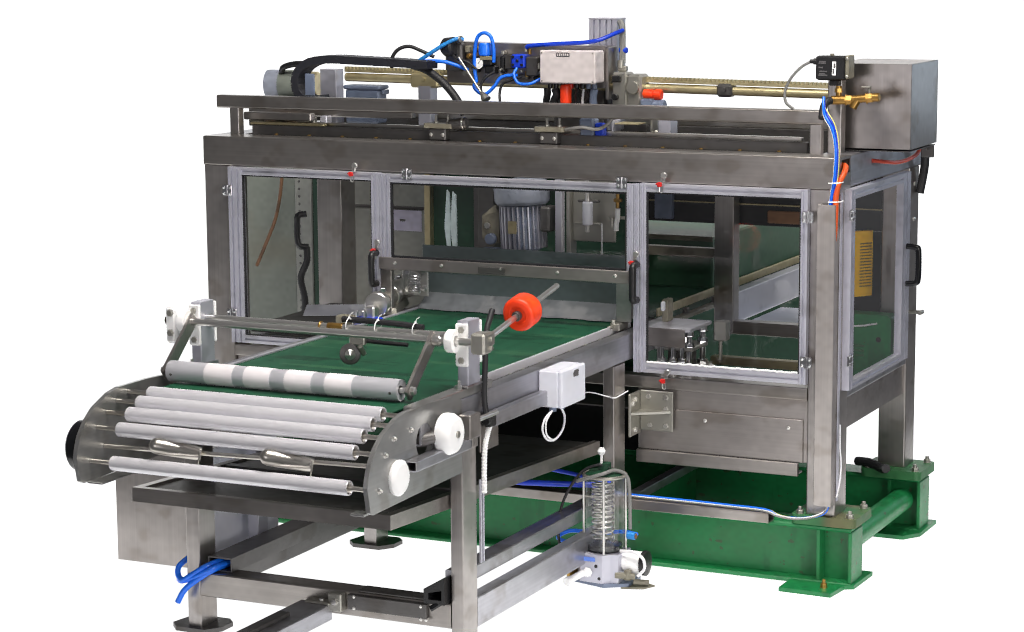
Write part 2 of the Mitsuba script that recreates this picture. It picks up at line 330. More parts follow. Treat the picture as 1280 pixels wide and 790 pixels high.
# glass doors
FY = -.024
def hinge(par, x, y, z, n):
    d = np.array(n, float)
    if abs(d[1]) > .5: m = J(B(x-.017, x-.002, y-.006, y, z-.016, z+.016, .002), B(x+.002, x+.017, y-.006, y, z-.016, z+.016, .002), C((x, y-.005, z-.017), (x, y-.005, z+.017), .004, 12), *[screw((x+i, y-.006, z+j), d, .0045) for i in (-.011, .011) for j in (-.009, .009)])
    else: m = J(B(x, x+.006, y-.017, y-.002, z-.016, z+.016, .002), B(x, x+.006, y+.002, y+.017, z-.016, z+.016, .002), C((x+.005, y, z-.017), (x+.005, y, z+.017), .004, 12), *[screw((x+.006, y+i, z+j), d, .0045) for i in (-.011, .011) for j in (-.009, .009)])
    add(par+'__hinge', m, 'mirror_chrome')
def latch(par, x, y, z, s=1):
    add(par+'__latch_lever', J(B(x-.009, x+.006, y-.016, y-.008, z-.010, z+.004, .003), B(x-.012, x-.006, y-.018, y-.010, z-.004, z+.001, .002)), 'red')
    add(par+'__latch_hook', J(B(x-.001, x+.011, y-.007, y, z+.004, z+.03*s, .002), C((x+.012, y-.006, z+.024), (x+.012, y-.016, z+.024), .009, 14), cable([(x-.002, y-.012, z-.01), (x-.001, y-.012, z-.024), (x+.006, y-.01, z-.024), (x+.006, y-.012, z-.008)], .002, 6)), 'chrome')
def handle(par, x, y, z0, z1, m='black'):
    add(par+'__handle', cable([(x, y, z0), (x, y-.03, z0+.004), (x, y-.034, z0+.03), (x, y-.034, (z0+z1)/2), (x, y-.034, z1-.03), (x, y-.03, z1-.004), (x, y, z1)], .0105, 12, 6), m)
def pane(par, x0, x1, z0, z1, y):
    v = [(x0, y, z0), (x1, y, z0), (x1, y, z1), (x0, y, z1)]
    return add(par+'__pane', trimesh.Trimesh(v, [(0, 1, 2), (0, 2, 3)], process=False), 'glass', False)
def gasket(par, x0, x1, z0, z1, w=.004):
    y0, y1 = FY+.004, FY+.012
    add(par+'__gasket', J(B(x0, x0+w, y0, y1, z0, z1, 0), B(x1-w, x1, y0, y1, z0, z1, 0), B(x0+w, x1-w, y0, y1, z0, z0+w, 0), B(x0+w, x1-w, y0, y1, z1-w, z1, 0)), 'rubber')
# left door
d1 = k+'__door'
labels[d1] = {'label': 'left glass door in an aluminium frame'}
add(d1+'__frame', profile('z', .582, 1.1402, .1017, .152, FY, -.0005), 'alu_z')
add(d1+'__frame', profile('z', .582, 1.1402, .616, .6432, FY, -.0005), 'alu_z')
add(d1+'__frame', profile('x', .1522, .6158, FY, -.0005, 1.117, 1.1402), 'alu')
add(d1+'__frame', profile('x', .1522, .6158, FY, -.0005, .582, .607), 'alu')
gasket(d1, .1522, .6158, .607, 1.117); pane(d1, .153, .615, .608, 1.116, -.012)
hinge(d1, .1017, FY-.0005, 1.067, (0, -1, 0)); hinge(d1, .108, FY-.0005, .672, (0, -1, 0))
latch(d1, .555, FY, 1.138); 
# centre panel
d2 = k+'__door_001'
labels[d2] = {'label': 'shorter middle glass panel hung above the belt with a riveted steel bottom bar'}
add(d2+'__frame', profile('z', .845, 1.1382, .6438, .6815, FY, -.0005), 'alu_z')
add(d2+'__frame', profile('z', .845, 1.1382, 1.4636, 1.4842, FY, -.0005), 'alu_z')
add(d2+'__frame', profile('x', .6817, 1.4634, FY, -.0005, 1.114, 1.1382), 'alu')
gasket(d2, .6817, 1.4634, .883, 1.114, .006); pane(d2, .683, 1.462, .884, 1.113, -.012)
bb = add(d2+'__bottom_bar', J(B(.6435, 1.4735, FY-.008, FY-.0005, .846, .884, .002), B(.6435, 1.4735, FY-.0002, -.002, .846, .850, .001)), 'sheet_x')
for x in (.70, .86, 1.06, 1.245, 1.43): add(d2+'__rivet', screw((x, FY-.008, .868), (0, -1, 0), .006), 'chrome')
add(d2+'__catch', B(.985, 1.075, FY-.0115, FY-.0082, .852, .872, .001), 'dark_steel')
hinge(d2, .7434, FY-.0005, 1.142, (0, -1, 0)); hinge(d2, 1.4500, FY-.0005, 1.142, (0, -1, 0))
latch(d2, .63, FY, .905); latch(d2, 1.487, FY, .912)
handle(d2, .632, FY, .80, .895); handle(d2, 1.497, FY, .80, .905)
# fixed mullion + right door
add(k+'__mullion', profile('z', .5855, 1.1395, 1.4846, 1.5028, FY, -.0005), 'alu_z')
add(k+'__skirt_post', B(.6438, .68, -.02, -.001, .575, .844, .002), 'steel_z')
d3 = k+'__door_002'
labels[d3] = {'label': 'right glass door of the front beside the cabled post'}
add(d3+'__frame', profile('z', .5865, 1.142, 1.5036, 1.5245, FY, -.0005), 'alu_z')
add(d3+'__frame', profile('z', .5865, 1.142, 1.9945, 2.0150, FY, -.0005), 'alu_z')
add(d3+'__frame', profile('x', 1.5247, 1.9943, FY, -.0005, 1.1175, 1.142), 'alu')
add(d3+'__frame', profile('x', 1.5247, 1.9943, FY, -.0005, .5865, .6165), 'alu')
gasket(d3, 1.5247, 1.9943, .6165, 1.1175); pane(d3, 1.5255, 1.9935, .6172, 1.117, -.012)
def sealant(x0, x1, z):
    xs = np.linspace(x0, x1, 60); zz = z+.0025*np.array([random.random() for _ in xs])
    return cable([(x, FY+.001, q) for x, q in zip(xs, zz)], .0032, 6, 2)
add(d3+'__sealant', sealant(1.528, 1.99, .618), 'white_plastic')
hinge(d3, 2.0165, FY-.0005, 1.066, (0, -1, 0)); hinge(d3, 2.0165, FY-.0005, .652, (0, -1, 0))
latch(d3, 1.573, FY, 1.145); latch(d3, 1.585, FY, .57, .8)
# right side door (faces +x)
d4 = k+'__door_003'
labels[d4] = {'label': 'glass door in the right side of the enclosure with a black handle'}
def pz(y0, y1, z0, z1): return ext(sbox(2.1005, y0, 2.1225, y1).difference(sbox(2.1165, (y0+y1)/2-.0035, 2.13, (y0+y1)/2+.0035)), 'z', z0, z1)
def py_(y0, y1, z0, z1): return ext(sbox(2.1005, z0, 2.1225, z1).difference(sbox(2.1165, (z0+z1)/2-.0035, 2.13, (z0+z1)/2+.0035)), 'y', y0, y1)
add(d4+'__frame', pz(.042, .078, .566, 1.140), 'alu_z'); add(d4+'__frame', pz(.556, .632, .566, 1.140), 'alu_z')
add(d4+'__frame', py_(.0785, .5555, 1.112, 1.140), 'alu'); add(d4+'__frame', py_(.0785, .5555, .566, .590), 'alu')
vv = [(2.111, .0785, .59), (2.111, .5555, .59), (2.111, .5555, 1.112), (2.111, .0785, 1.112)]
add(d4+'__pane', trimesh.Trimesh(vv, [(0, 1, 2), (0, 2, 3)], process=False), 'glass', False)
hinge(d4, 2.1226, .036, 1.07, (1, 0, 0)); hinge(d4, 2.1226, .036, .655, (1, 0, 0))
add(d4+'__handle', cable([(2.122, .60, .915), (2.15, .602, .912), (2.158, .604, .90), (2.158, .604, .82), (2.15, .602, .803), (2.122, .60, .80)], .009, 12, 6), 'black_gloss')
add(d4+'__latch_pin', J(C((2.10, .69, .70), (2.15, .69, .70), .006, 12), C((2.145, .675, .70), (2.145, .705, .70), .007, 12)), 'zinc')
for z in (1.09, .98): add(k+'__side_screw', screw((2.1, .75, z), (1, 0, 0), .007), 'chrome')
add(k+'__trim_strip', B(2.1004, 2.104, .002, .018, .25, 1.135, .001), 'alu_z')

# ---------------------------------------------------------------- conveyor table
k = thing('conveyor_table', 'steel infeed conveyor table with green belt, rounded end plates and alloy rollers in front', 'conveyor')
CV = k
XL, XR = .6416, 1.4794
for x0, y0, zt in ((1.443, -1.127, .655), (1.443, -.151, .62), (.6416, -1.127, .655), (.6416, -.151, .62)):
    lg = add(k+'__leg', tubec('z', .012, zt, x0, x0+.0364 if x0 > 1 else x0+.043, y0, y0+.082, .005), 'steel_z')
    fx = x0+.02
    add(k+'__foot_plate', ext([(fx-.075, y0+.01), (fx-.045, y0-.022), (fx+.045, y0-.022), (fx+.075, y0+.02), (fx+.075, y0+.075), (fx+.05, y0+.10), (fx-.06, y0+.10)], 'z', 0, .012), 'dark_steel')
add(k+'__leg', tubec('z', .17, .45, .645, .68, -.82, -.765, .005), 'alu_z')
# long side beams
add(k+'__side_beam', tube('y', -1.345, .30, 1.4375, 1.4770, .622, .700, .004, .004), 'steel_y')
add(k+'__side_beam', tube('y', -1.16, .30, .644, .684, .622, .700, .004, .004), 'steel_y')
add(k+'__side_channel', J(B(1.4375, 1.4765, -1.36, -.945, .7004, .722, .002), B(1.412, 1.4370, -1.36, .30, .64, .664, .001)), 'plate_metal')
gs = add(k+'__guide_strip', J(B(1.4078, 1.4130, -.90, .13, .690, .7145, .001), B(1.4134, 1.430, -.90, .13, .664, .668, .001)), 'roller_alu'); note(gs, 'bright chrome guide strip along the right belt edge')
add(k+'__guide_strip', B(.688, .699, -1.12, .13, .690, .709, .001), 'alu')
for y in (-.84, -.72, -.64, -.52, -.44, -.33, -.22, -.12):
    add(k+'__strip_bracket', J(B(1.412, 1.430, y-.012, y+.012, .668, .686, .002), C((1.420, y, .686), (1.420, y, .694), .005, 10)), 'zinc')
add(k+'__tensioner', J(B(1.405, 1.435, -.01, .06, .70, .722, .003), bolt((1.412, .0, .722), (0, 0, 1), .008, .01), bolt((1.428, .04, .722), (0, 0, 1), .008, .01), C((1.41, -.03, .712), (1.41, .0, .712), .006, 12)), 'zinc')
# belt with returning run
def belt_mesh():
    y0, y1, zt, zb = -1.352, .34, .7045, .640
    prof = [(y1, zt)]+[(y0-.032*math.sin(a)*1.0, (zt+zb)/2+.032*math.cos(a)) for a in np.linspace(0, math.pi, 14)]+[(y1, zb)]
    inner = [(y, z) for y, z in prof]
    o = Polygon([(y1, zt)]+prof[1:-1]+[(y1, zb), (y1, zb+.004)]+[(y*1.0+(.0 if abs(y-y1) < 1e-6 else .0), z) for y, z in [(y0, zb+.004)]]+[(y0, zt-.004), (y1, zt-.004)])
    return ext(o, 'x', .7005, 1.407)
bl = add(k+'__belt', belt_mesh(), 'belt', 40); note(bl, 'dark green conveyor belt running into the enclosure')
add(k+'__belt_bed', B(.690, 1.435, -1.33, .32, .650, .690, .002), 'dark_steel')
# end plates
plate = Polygon([(-1.592, .506), (-1.605, .512), (-1.619, .575), (-1.612, .602), (-1.601, .628), (-1.575, .660), (-1.538, .688), (-1.475, .714), (-1.43, .7225), (-1.30, .7225), (-1.18, .717), (-1.128, .70), (-1.128, .512), (-1.40, .5095)])
hole = Point(-1.33, .635).buffer(.043)
pr_ = add(k+'__end_plate', ext(plate.buffer(-.004).buffer(.004).difference(hole), 'x', 1.4675, 1.4795), 'plate_metal'); note(pr_, 'right polished end plate with a curved front edge')
pl_ = add(k+'__end_plate', ext(plate.buffer(-.004).buffer(.004), 'x', .6425, .6545), 'plate_metal'); note(pl_, 'left polished end plate with a curved front edge')
add(k+'__plate_lip', B(.655, .70, -1.58, -1.40, .503, .508, .001), 'plate_metal'); add(k+'__plate_lip', B(1.43, 1.467, -1.615, -1.58, .505, .511, .001), 'plate_metal')
for (y, z) in ((-1.3988, .6742), (-1.4861, .6695), (-1.5289, .6372), (-1.561, .5577)):
    add(pr_+'__bolt', J(bolt((1.4796, y, z), (1, 0, 0), .007, .004), C((1.482, y, z), (1.488, y, z), .004, 10)), 'chrome')
# rollers
RL = [(-1.561, .557), (-1.529, .637), (-1.486, .668), (-1.44, .689), (-1.39, .704)]
for y, z in RL:
    r = add(k+'__roller', pipe((.7205, y, z), (1.3995, y, z), .0185, .0145, 40), 'roller_alu', 40)
    add(r+'__axle', J(C((.6547, y, z), (1.4673, y, z), .0062, 16), C((.722, y, z), (.728, y, z), .0143, 24, .0005), C((1.388, y, z), (1.394, y, z), .0143, 24, .0005)), 'polished')
tr = add(k+'__tie_rod', C((.655, -1.5, .583), (1.467, -1.5, .601), .006, 16), 'polished')
for x in (.845, 1.165):      # two bright bullet ended pegs held on the tie rod
    a = np.array([x, -1.553, .6105]); b = np.array([x+.105, -1.502, .5885])
    pg = add(k+'__guide_peg', lathe([(1e-5, -.017), (.010, -.0145), (.0175, -.007), (.0205, .004), (.0205, .03), (.0185, .10), (.0165, .115), (1e-5, .1155)], a, b-a, 28), 'polished', 50)
    add(pg+'__clip', cable([(x+.112, -1.53, .602), (x+.113, -1.533, .585), (x+.112, -1.535, .57)], .0022, 6), 'zinc')
# bearing caps on the right plate
def cap_mesh(y, z, r, x0, x1): return lathe([(1e-5, 0), (r*.97, 0), (r, .006), (r, (x1-x0)*.55), (r*.86, (x1-x0)*.9), (r*.7, x1-x0), (1e-5, x1-x0)], (x0, y, z), (1, 0, 0), 40)
bc = add(k+'__bearing_cap', cap_mesh(-1.258, .640, .052, 1.494, 1.534), 'white_plastic', 45); note(bc, 'large white round bearing cap on the right end plate')
add(k+'__bearing_cap', cap_mesh(-1.474, .572, .044, 1.4798, 1.496), 'white_plastic', 45)
for q in range(4): add(bc+'__bolt', bolt((1.5155, -1.258+.042*math.cos(q*1.571+.6), .640+.042*math.sin(q*1.571+.6)), (1, 0, 0), .005, .004), 'zinc')
add(bc+'__grease_plug', C((1.529, -1.258, .64), (1.538, -1.258, .64), .009, 14), 'zinc')
add(k+'__bearing_shaft', C((1.46, -1.335, .632), (1.496, -1.285, .638), .017, 24), 'dark_steel')
add(k+'__short_tube', tube('y', -1.438, -1.145, 1.481, 1.515, .580, .606, .003, .003), 'steel_y')
add(k+'__shaft_block', J(B(1.486, 1.52, -1.16, -1.10, .605, .668, .003), B(1.482, 1.514, -1.135, -1.105, .58, .605, .002)), 'steel_z')
add(k+'__shaft', C((1.508, -1.12, .645), (1.508, -.985, .645), .007, 16), 'chrome')
add(k+'__bracket_plate', B(1.4795, 1.486, -1.035, -.93, .545, .622, .002), 'sheet')
add(k+'__outrigger', tubec('y', -.985, -.667, 1.481, 1.505, .606, .644, .003), 'steel_y')
add(k+'__cable_gland', J(B(1.488, 1.508, -1.02, -.985, .61, .643, .003), C((1.498, -1.03, .628), (1.498, -1.02, .628), .012, 16)), 'black')
# black disc pulley on the left
pu = add(k+'__pulley', lathe([(1e-5, 0), (.058, 0), (.064, .006), (.064, .03), (.058, .036), (1e-5, .036)], (.600, -1.535, .588), (1, 0, 0), 40), 'black_gloss', 40)
# tilted tray under the table
def tray():
    y0, y1, za, zb = -1.437, -.165, .466, .402
    f = [(.69, y0), (1.44, y0), (1.44, y1), (.69, y1)]
    def slab(x0, x1, ya, yb, h0, h1):
        zz = lambda y: za+(zb-za)*(y-y0)/(y1-y0)
        v = [(x, y, zz(y)+h) for h in (h0, h1) for (x, y) in ((x0, ya), (x1, ya), (x1, yb), (x0, yb))]
        return trimesh.convex.convex_hull(np.array(v))
    return J(slab(.69, 1.44, y0, y0+.022, -.037, 0), slab(.69, .712, y0+.0225, y1, -.037, 0), slab(1.418, 1.44, y0+.0225, y1, -.037, 0)), slab(.7122, 1.4178, y0+.0225, y1, -.012, -.007), slab(.7122, 1.4178, y0+.40, y0+.43, -.0068, -.0015)
ta, tb, tc = tray()
t_ = add(k+'__tray_frame', ta, 'steel_x', False); add(k+'__tray_sheet', tb, 'dark_steel', False); add(k+'__tray_rib', tc, 'dark_steel', False)
# lower frame
add(k+'__cross_bar', tubec('x', .685, 1.4425, -1.1265, -1.060, .098, .165, .005), 'steel_x')
add(k+'__lower_beam', tubec('y', -1.0445, -.155, 1.441, 1.4785, .085, .167, .005), 'steel_y')
add(k+'__lower_beam', tubec('y', -1.0445, -.155, 1.385, 1.438, .190, .229, .004), 'steel_y')
add(k+'__lower_beam', tubec('y', -1.0445, -.155, .644, .684, .085, .167, .005), 'dark_steel')
ch = add(k+'__hose_channel', ext(Polygon([(.697, .166), (.772, .166), (.772, .206), (.697, .206)], [[(.701, .170), (.768, .170), (.768, .202), (.701, .202)]]), 'y', -1.105, -.19), 'dark_steel', False)
note(ch, 'dark open-ended channel on the left that the blue hoses come out of')
add(k+'__cover_plate', J(B(1.144, 1.377, -1.139, -1.1268, .119, .159, .002), B(1.17, 1.37, -1.125, -1.075, .1652, .170, .001)), 'dark_steel')
for p in ((1.165, .155), (1.362, .152), (1.165, .124), (1.362, .118), (1.377, .118)): add(k+'__cover_screw', screw((p[0], -1.139, p[1]), (0, -1, 0), .005), 'chrome')
add(k+'__slide_rail', ext(Polygon([(1.379, .167), (1.438, .167), (1.438, .236), (1.379, .205)], [[(1.392, .178), (1.43, .178), (1.43, .205), (1.392, .195)]]), 'y', -1.155, -1.0), 'black', False)
add(k+'__slide_rail', cable([(1.40, -1.16, .155), (1.425, -1.14, .172), (1.44, -1.10, .18)], .008, 8), 'black_gloss')
add(k+'__conduit_strip', J(B(1.4797, 1.4865, -1.036, -1.03, .255, .475, .001), B(1.4797, 1.4865, -1.022, -1.016, .255, .475, .001)), 'alu_z')

# draw bar running out to the front
k = thing('draw_bar', 'square steel draw bar bolted to the lower front crossbar and running out of the picture', 'bar')
add(k+'__tube', J(ext(rnd(1.006, .085, 1.10, .13, .004), 'y', -2.25, -1.142)), 'steel_y')
add(k+'__top_rib', ext(rnd(1.03, .1302, 1.062, .142, .003), 'y', -2.25, -1.29), 'dark_steel')
add(k+'__bracket', J(B(1.095, 1.135, -1.155, -1.1272, .112, .162, .003), B(1.03, 1.105, -1.165, -1.1272, .1302, .137, .002)), 'zinc')
add(k+'__bolt', J(bolt((1.117, -1.155, .14), (0, -1, 0), .009, .008), bolt((1.075, -1.15, .137), (0, 0, 1), .007, .006)), 'chrome')

# sheet metal housing on the left of the conveyor
k = thing('sheet_housing', 'plain brushed steel sheet housing hanging low at the left of the conveyor', 'housing')
add(k+'__front_sheet', B(.2957, .612, -.953, -.950, .116, .46, .0008), 'sheet')
add(k+'__side_sheet', B(.609, .612, -.9495, -.60, .116, .46, .0008), 'box_white')  # bluish white colour stands in for light reflected by this steel side
add(k+'__top_sheet', B(.2957, .6085, -.9495, -.60, .457, .46, .0008), 'sheet')
add(k+'__side_sheet', B(.2957, .2987, -.9495, -.60, .116, .4565, .0008), 'sheet')

# ---------------------------------------------------------------- pressure roller lever with counterweight
k = thing('pressure_roller_lever', 'pivoting pressure roller with white tape bands, flat arms and an orange counterweight', 'roller')
pr2 = add(k+'__roller', lathe([(.012, .003), (.024, .003), (.0275, 0), (.0275, .002), (.0275, .681), (.0275, .683), (.024, .68), (.012, .68)], (.6835, -1.235, .7345), (1, 0, 0), 48), 'roller_bare', 40)
for a, b in ((.8002, .8831), (.9194, .9986), (1.0409, 1.1187), (1.1585, 1.2373)):
    w = .006*(random.random()-.5)
    add(pr2+'__tape_band', lathe([(.0277, 0), (.0284, .0006), (.0286, .02), (.0284, b-a-.0006+w), (.0277, b-a+w)], (a, -1.235, .7345), (1, 0, 0), 48), 'tape', 40)
add(pr2+'__axle', C((.655, -1.235, .7345), (1.405, -1.235, .7345), .008, 16), 'chrome')
for x in (.70, 1.348): add(pr2+'__grub_screw', screw((x, -1.2615, .730), (0, -1, -.15), .004), 'dark_steel')
PIV = (-1.112, .845)
def arm(x):
    p = np.array(PIV); q = np.array([-1.235, .7345]); d = (q-p)/np.linalg.norm(q-p); n = np.array([-d[1], d[0]])*.017
    a, b = p-d*.016, q+d*.018
    return ext(Polygon([a+n, b+n, b-n, a-n]).buffer(-.003).buffer(.003), 'x', x, x+.009)
for x in (.6665, 1.386):
    a_ = add(k+'__arm', arm(x), 'steel_z', False)
    add(a_+'__hub', pipe((x+.0095, *PIV), (x+.03, *PIV), .016, .0103, 28) if x > 1 else pipe((x-.02, *PIV), (x-.0005, *PIV), .016, .0103, 28), 'chrome')
    add(a_+'__nut', bolt((x+.0092, -1.235, .7345), (1, 0, 0), .011, .010) if x > 1 else bolt((x-.0002, -1.235, .7345), (-1, 0, 0), .011, .010), 'chrome')
add(k+'__pivot_rod', C((.63, *PIV), (1.535, *PIV), .0098, 24), 'chrome')
cb = add(k+'__clamp_block', J(B(1.508, 1.548, -1.135, -1.085, .818, .872, .006), B(1.515, 1.540, -1.086, -1.055, .832, .868, .004), bolt((1.548, -1.10, .855), (1, 0, 0), .007, .006), bolt((1.548, -1.10, .832), (1, 0, 0), .007, .006)), 'zinc')
w0 = np.array([1.520, -1.07, .846]); w1 = np.array([1.520, -.635, .926])
add(k+'__weight_rod', C(w0, w1, .0078, 20), 'chrome')
wd = (w1-w0)/np.linalg.norm(w1-w0); wc = w0+wd*.222
wt = add(k+'__counterweight', lathe([(.009, .004), (.02, .004), (.024, 0), (.036, 0), (.0425, .003), (.0455, .010), (.0455, .054), (.0425, .061), (.036, .064), (.009, .064)], wc-wd*.032, wd, 48), 'orange', 45)
note(wt, 'round orange counterweight on the lever rod')
add(wt+'__lock_ring', J(pipe(wc-wd*.042, wc-wd*.028, .013, .0079, 20), screw(wc-wd*.042+np.array([.012, 0, .004]), (1, 0, .3), .004)), 'dark_steel')
# rod with sensor and its posts
k = thing('rod_stand', 'pair of square posts with white bearing plates holding the cross rods over the belt', 'stand')
for x0 in (.6515, 1.4485):
    p_ = add(k+'__post', tubec('z', .7228 if x0 > 1 else .7005, .893, x0, x0+.031, -1.088, -1.02, .004), 'alu_z')
    add(p_+'__base', J(B(x0-.004, x0+.035, -1.10, -1.01, .7226 if x0 > 1 else .7003, .729, .002)), 'steel_y')
    add(p_+'__bolt', J(bolt((x0+.016, -1.112, .7235), (0, 0, 1), .008, .009), C((x0+.016, -1.112, .7), (x0+.016, -1.112, .745), .004, 10)), 'chrome')
    for s, (ya, yb) in enumerate(((-1.098, -1.0885), (-1.0195, -1.012))):
        b_ = add(k+'__bearing_plate', B(x0-.001, x0+.034, ya, yb, .778, .888, .003), 'white_plastic')
        if s == 0:
            for z in (.872, .794): add(b_+'__screw', bolt((x0+.016, -1.098, z), (0, -1, 0), .008, .005), 'zinc')
            add(b_+'__ring', J(pipe((x0-.012, *PIV), (x0+.010, *PIV), .030, .014, 32)), 'white_plastic', 40)
add(k+'__cross_rod', C((.68, -1.055, .849), (1.4482, -1.055, .849), .0085, 20), 'chrome')
add(k+'__rod_sleeve', J(pipe((1.055, -1.055, .849), (1.10, -1.055, .849), .0105, .0086, 20), pipe((1.03, -1.055, .849), (1.035, -1.055, .849), .0125, .0086, 20)), 'brass')
add(k+'__pivot_pin', J(C((.60, *PIV), (.629, *PIV), .008, 16), C((.592, *PIV), (.60, *PIV), .012, 16)), 'black')
add(k+'__end_block', J(B(.60, .636, -1.135, -1.09, .785, .885, .008)), 'white_plastic')
for z in (.868, .815): add(k+'__end_block_bolt', bolt((.618, -1.135, z), (0, -1, 0), .009, .006), 'zinc')
k = thing('belt_sensor', 'small dark wheel sensor hanging from the cross rods above the green belt', 'sensor')
add(k+'__wheel', lathe([(.006, 0), (.026, 0), (.028, .003), (.028, .010), (.024, .013), (.006, .013)], (1.105, -1.03, .776), (.5, -.86, 0), 32), 'dark_steel', 40); add(k+'__hub', lathe([(1e-5, 0), (.012, 0), (.014, .004), (1e-5, .016)], (1.1115, -1.0415, .776), (.5, -.86, 0), 20), 'chrome', 40)
add(k+'__bracket', J(B(1.105, 1.15, -1.035, -1.02, .80, .822, .003), B(1.108, 1.118, -1.034, -1.024, .772, .80, .002), C((1.14, -1.04, .80), (1.14, -1.018, .775), .007, 14)), 'zinc')
add(k+'__sleeve', cable([(1.085, -1.03, .866), (1.16, -1.035, .867), (1.25, -1.04, .8655), (1.33, -1.045, .862)], .008, 10), 'rubber')
add(k+'__lead', cable([(1.13, -1.02, .812), (1.18, -1.01, .808), (1.26, -1.0, .805)], .006, 8), 'rubber')
for x in (1.115, 1.20, 1.31):
    c_ = thing('cable_tie', 'white cable tie looped round the cross rods, %s' % {1.115: 'leftmost of the three', 1.2: 'middle one of the three', 1.31: 'rightmost of the three'}[x], 'cable tie', 'cable ties on the cross rod')
    scene[c_] = mikit.ply(J(ring_in_plane((x, -1.05, .854), (1, 0, 0), .0185, .0016, 16), cable([(x, -1.05, .873), (x+.004, -1.05, .883), (x+.012, -1.05, .889)], .0014, 6), B(x-.002, x+.003, -1.053, -1.047, .871, .877, .001)), 'white_plastic', smooth=30)
k = thing('black_sleeve_cable', 'thick black cable running down the right rod post to the cable gland', 'cable')
scene[k] = mikit.ply(cable([(1.487, -.962, .906), (1.487, -.978, .885), (1.487, -.996, .86), (1.487, -1.003, .83), (1.486, -1.006, .76), (1.486, -1.012, .69), (1.492, -1.015, .65), (1.498, -1.02, .63)], .0075, 12), 'rubber', smooth=40)
k = thing('ribbed_hose', 'white ribbed hose hanging from the black gland beside the right front leg', 'hose')
def ribbed(pts, r, dr_, m):
    P = spline(pts, 14); t = np.gradient(P, axis=0); t /= np.linalg.norm(t, axis=1, keepdims=True); _, a, b = frame(t[0]); v, f = [], []; n = 12; ang = np.arange(n)*2*math.pi/n
    for i, p in enumerate(P):
        a = a-t[i]*np.dot(a, t[i]); a /= np.linalg.norm(a); v.append(p+(r+dr_*(i % 2))*(np.cos(ang)[:, None]*a+np.sin(ang)[:, None]*np.cross(t[i], a)))
    for i in range(len(P)-1):
        for j in range(n): q = (j+1) % n; f += [(i*n+j, (i+1)*n+q, i*n+q), (i*n+j, (i+1)*n+j, (i+1)*n+q)]
    return trimesh.Trimesh(np.vstack(v), f, process=False)
scene[k] = mikit.ply(ribbed([(1.5, -1.0, .622), (1.497, -1.012, .60), (1.494, -1.026, .56), (1.493, -1.03, .50), (1.493, -1.03, .44)], .0062, .0018, 1), 'white_plastic', smooth=False)

# white junction box on the conveyor beam
k = thing('junction_box', 'white plastic junction box fixed to the outer face of the conveyor side beam', 'junction box')
add(k+'__body', B(1.478, 1.536, -.668, -.514, .598, .698, .004), 'box_white')
add(k+'__lid', B(1.5364, 1.549, -.669, -.513, .597, .699, .004), 'box_white')
add(k+'__label', ext(Polygon([(-.592, .672), (-.562, .672), (-.560, .690), (-.588, .690), (-.598, .682)]), 'x', 1.5493, 1.5496), 'print_dark', False)
add(k+'__gland', J(C((1.515, -.655, .598), (1.515, -.655, .586), .010, 12), C((1.515, -.60, .598), (1.515, -.60, .584), .010, 12)), 'bluegrey')
k = thing('cable_loop', 'white cable loop hanging under the junction box on the conveyor beam', 'cable')
scene[k] = mikit.ply(J(cable([(1.515, -.655, .59), (1.51, -.695, .572), (1.512, -.715, .545), (1.515, -.69, .515), (1.52, -.645, .51), (1.52, -.60, .53), (1.518, -.585, .56), (1.515, -.60, .586)], .0032, 10), cable([(1.518, -.665, .59), (1.516, -.70, .565), (1.518, -.70, .53), (1.522, -.665, .508)], .0024, 8)), 'white_cable', smooth=40)
k = thing('wire_tie', 'thin white wire tied round the rear conveyor leg', 'wire')
scene[k] = mikit.ply(cable([(1.41, -.27, .557), (1.43, -.21, .553), (1.46, -.160, .535), (1.482, -.155, .531), (1.485, -.11, .533), (1.484, -.06, .535)], .002, 8), 'white_cable', smooth=40)

# blue hoses at the front left leg
for i, (pts, t) in enumerate((([(.76, -1.0, .185), (.735, -1.115, .184), (.70, -1.145, .165), (.655, -1.15, .145), (.625, -1.14, .148), (.612, -1.12, .17), (.625, -1.09, .19)], 'fat pair end curling round the left front leg'),
                              ([(.75, -1.0, .18), (.728, -1.118, .176), (.69, -1.15, .15), (.655, -1.16, .12), (.635, -1.165, .085)], 'one hanging straight down'),
                              ([(.742, -1.0, .19), (.718, -1.115, .190), (.68, -1.148, .166), (.645, -1.152, .143), (.622, -1.135, .140)], 'upper one of the bundle'))):
    k = thing('blue_hose', 'blue hose by the left front leg, '+t, 'hose', 'blue hoses by the left front leg')
    scene[k] = mikit.ply(cable(pts, .0078, 10), 'blue', smooth=40)

# bolted angle bracket between conveyor and enclosure
k = thing('angle_bracket', 'bolted zinc angle bracket joining the rear conveyor leg to the enclosure apron', 'bracket')
add(k+'__wall_plate', B(1.503, 1.606, -.014, -.0065, .412, .532, .003), 'zinc')
add(k+'__leg_plate', B(1.4945, 1.5025, -.085, -.0065, .402, .53, .003), 'zinc')
add(k+'__gusset', ext([(1.503, -.0143), (1.60, -.0143), (1.503, -.082)], 'z', .468, .475), 'zinc', False)
for p in ((1.53, .515), (1.585, .515), (1.585, .43), (1.535, .43), (1.585, .48)): add(k+'__bolt', bolt((p[0], -.014, p[1]), (0, -1, 0), .0075, .006), 'chrome')
for p in ((-.05, .51), (-.05, .42), (-.068, .50)): add(k+'__bolt', bolt((1.5026, *p), (1, 0, 0), .0075, .006), 'chrome')

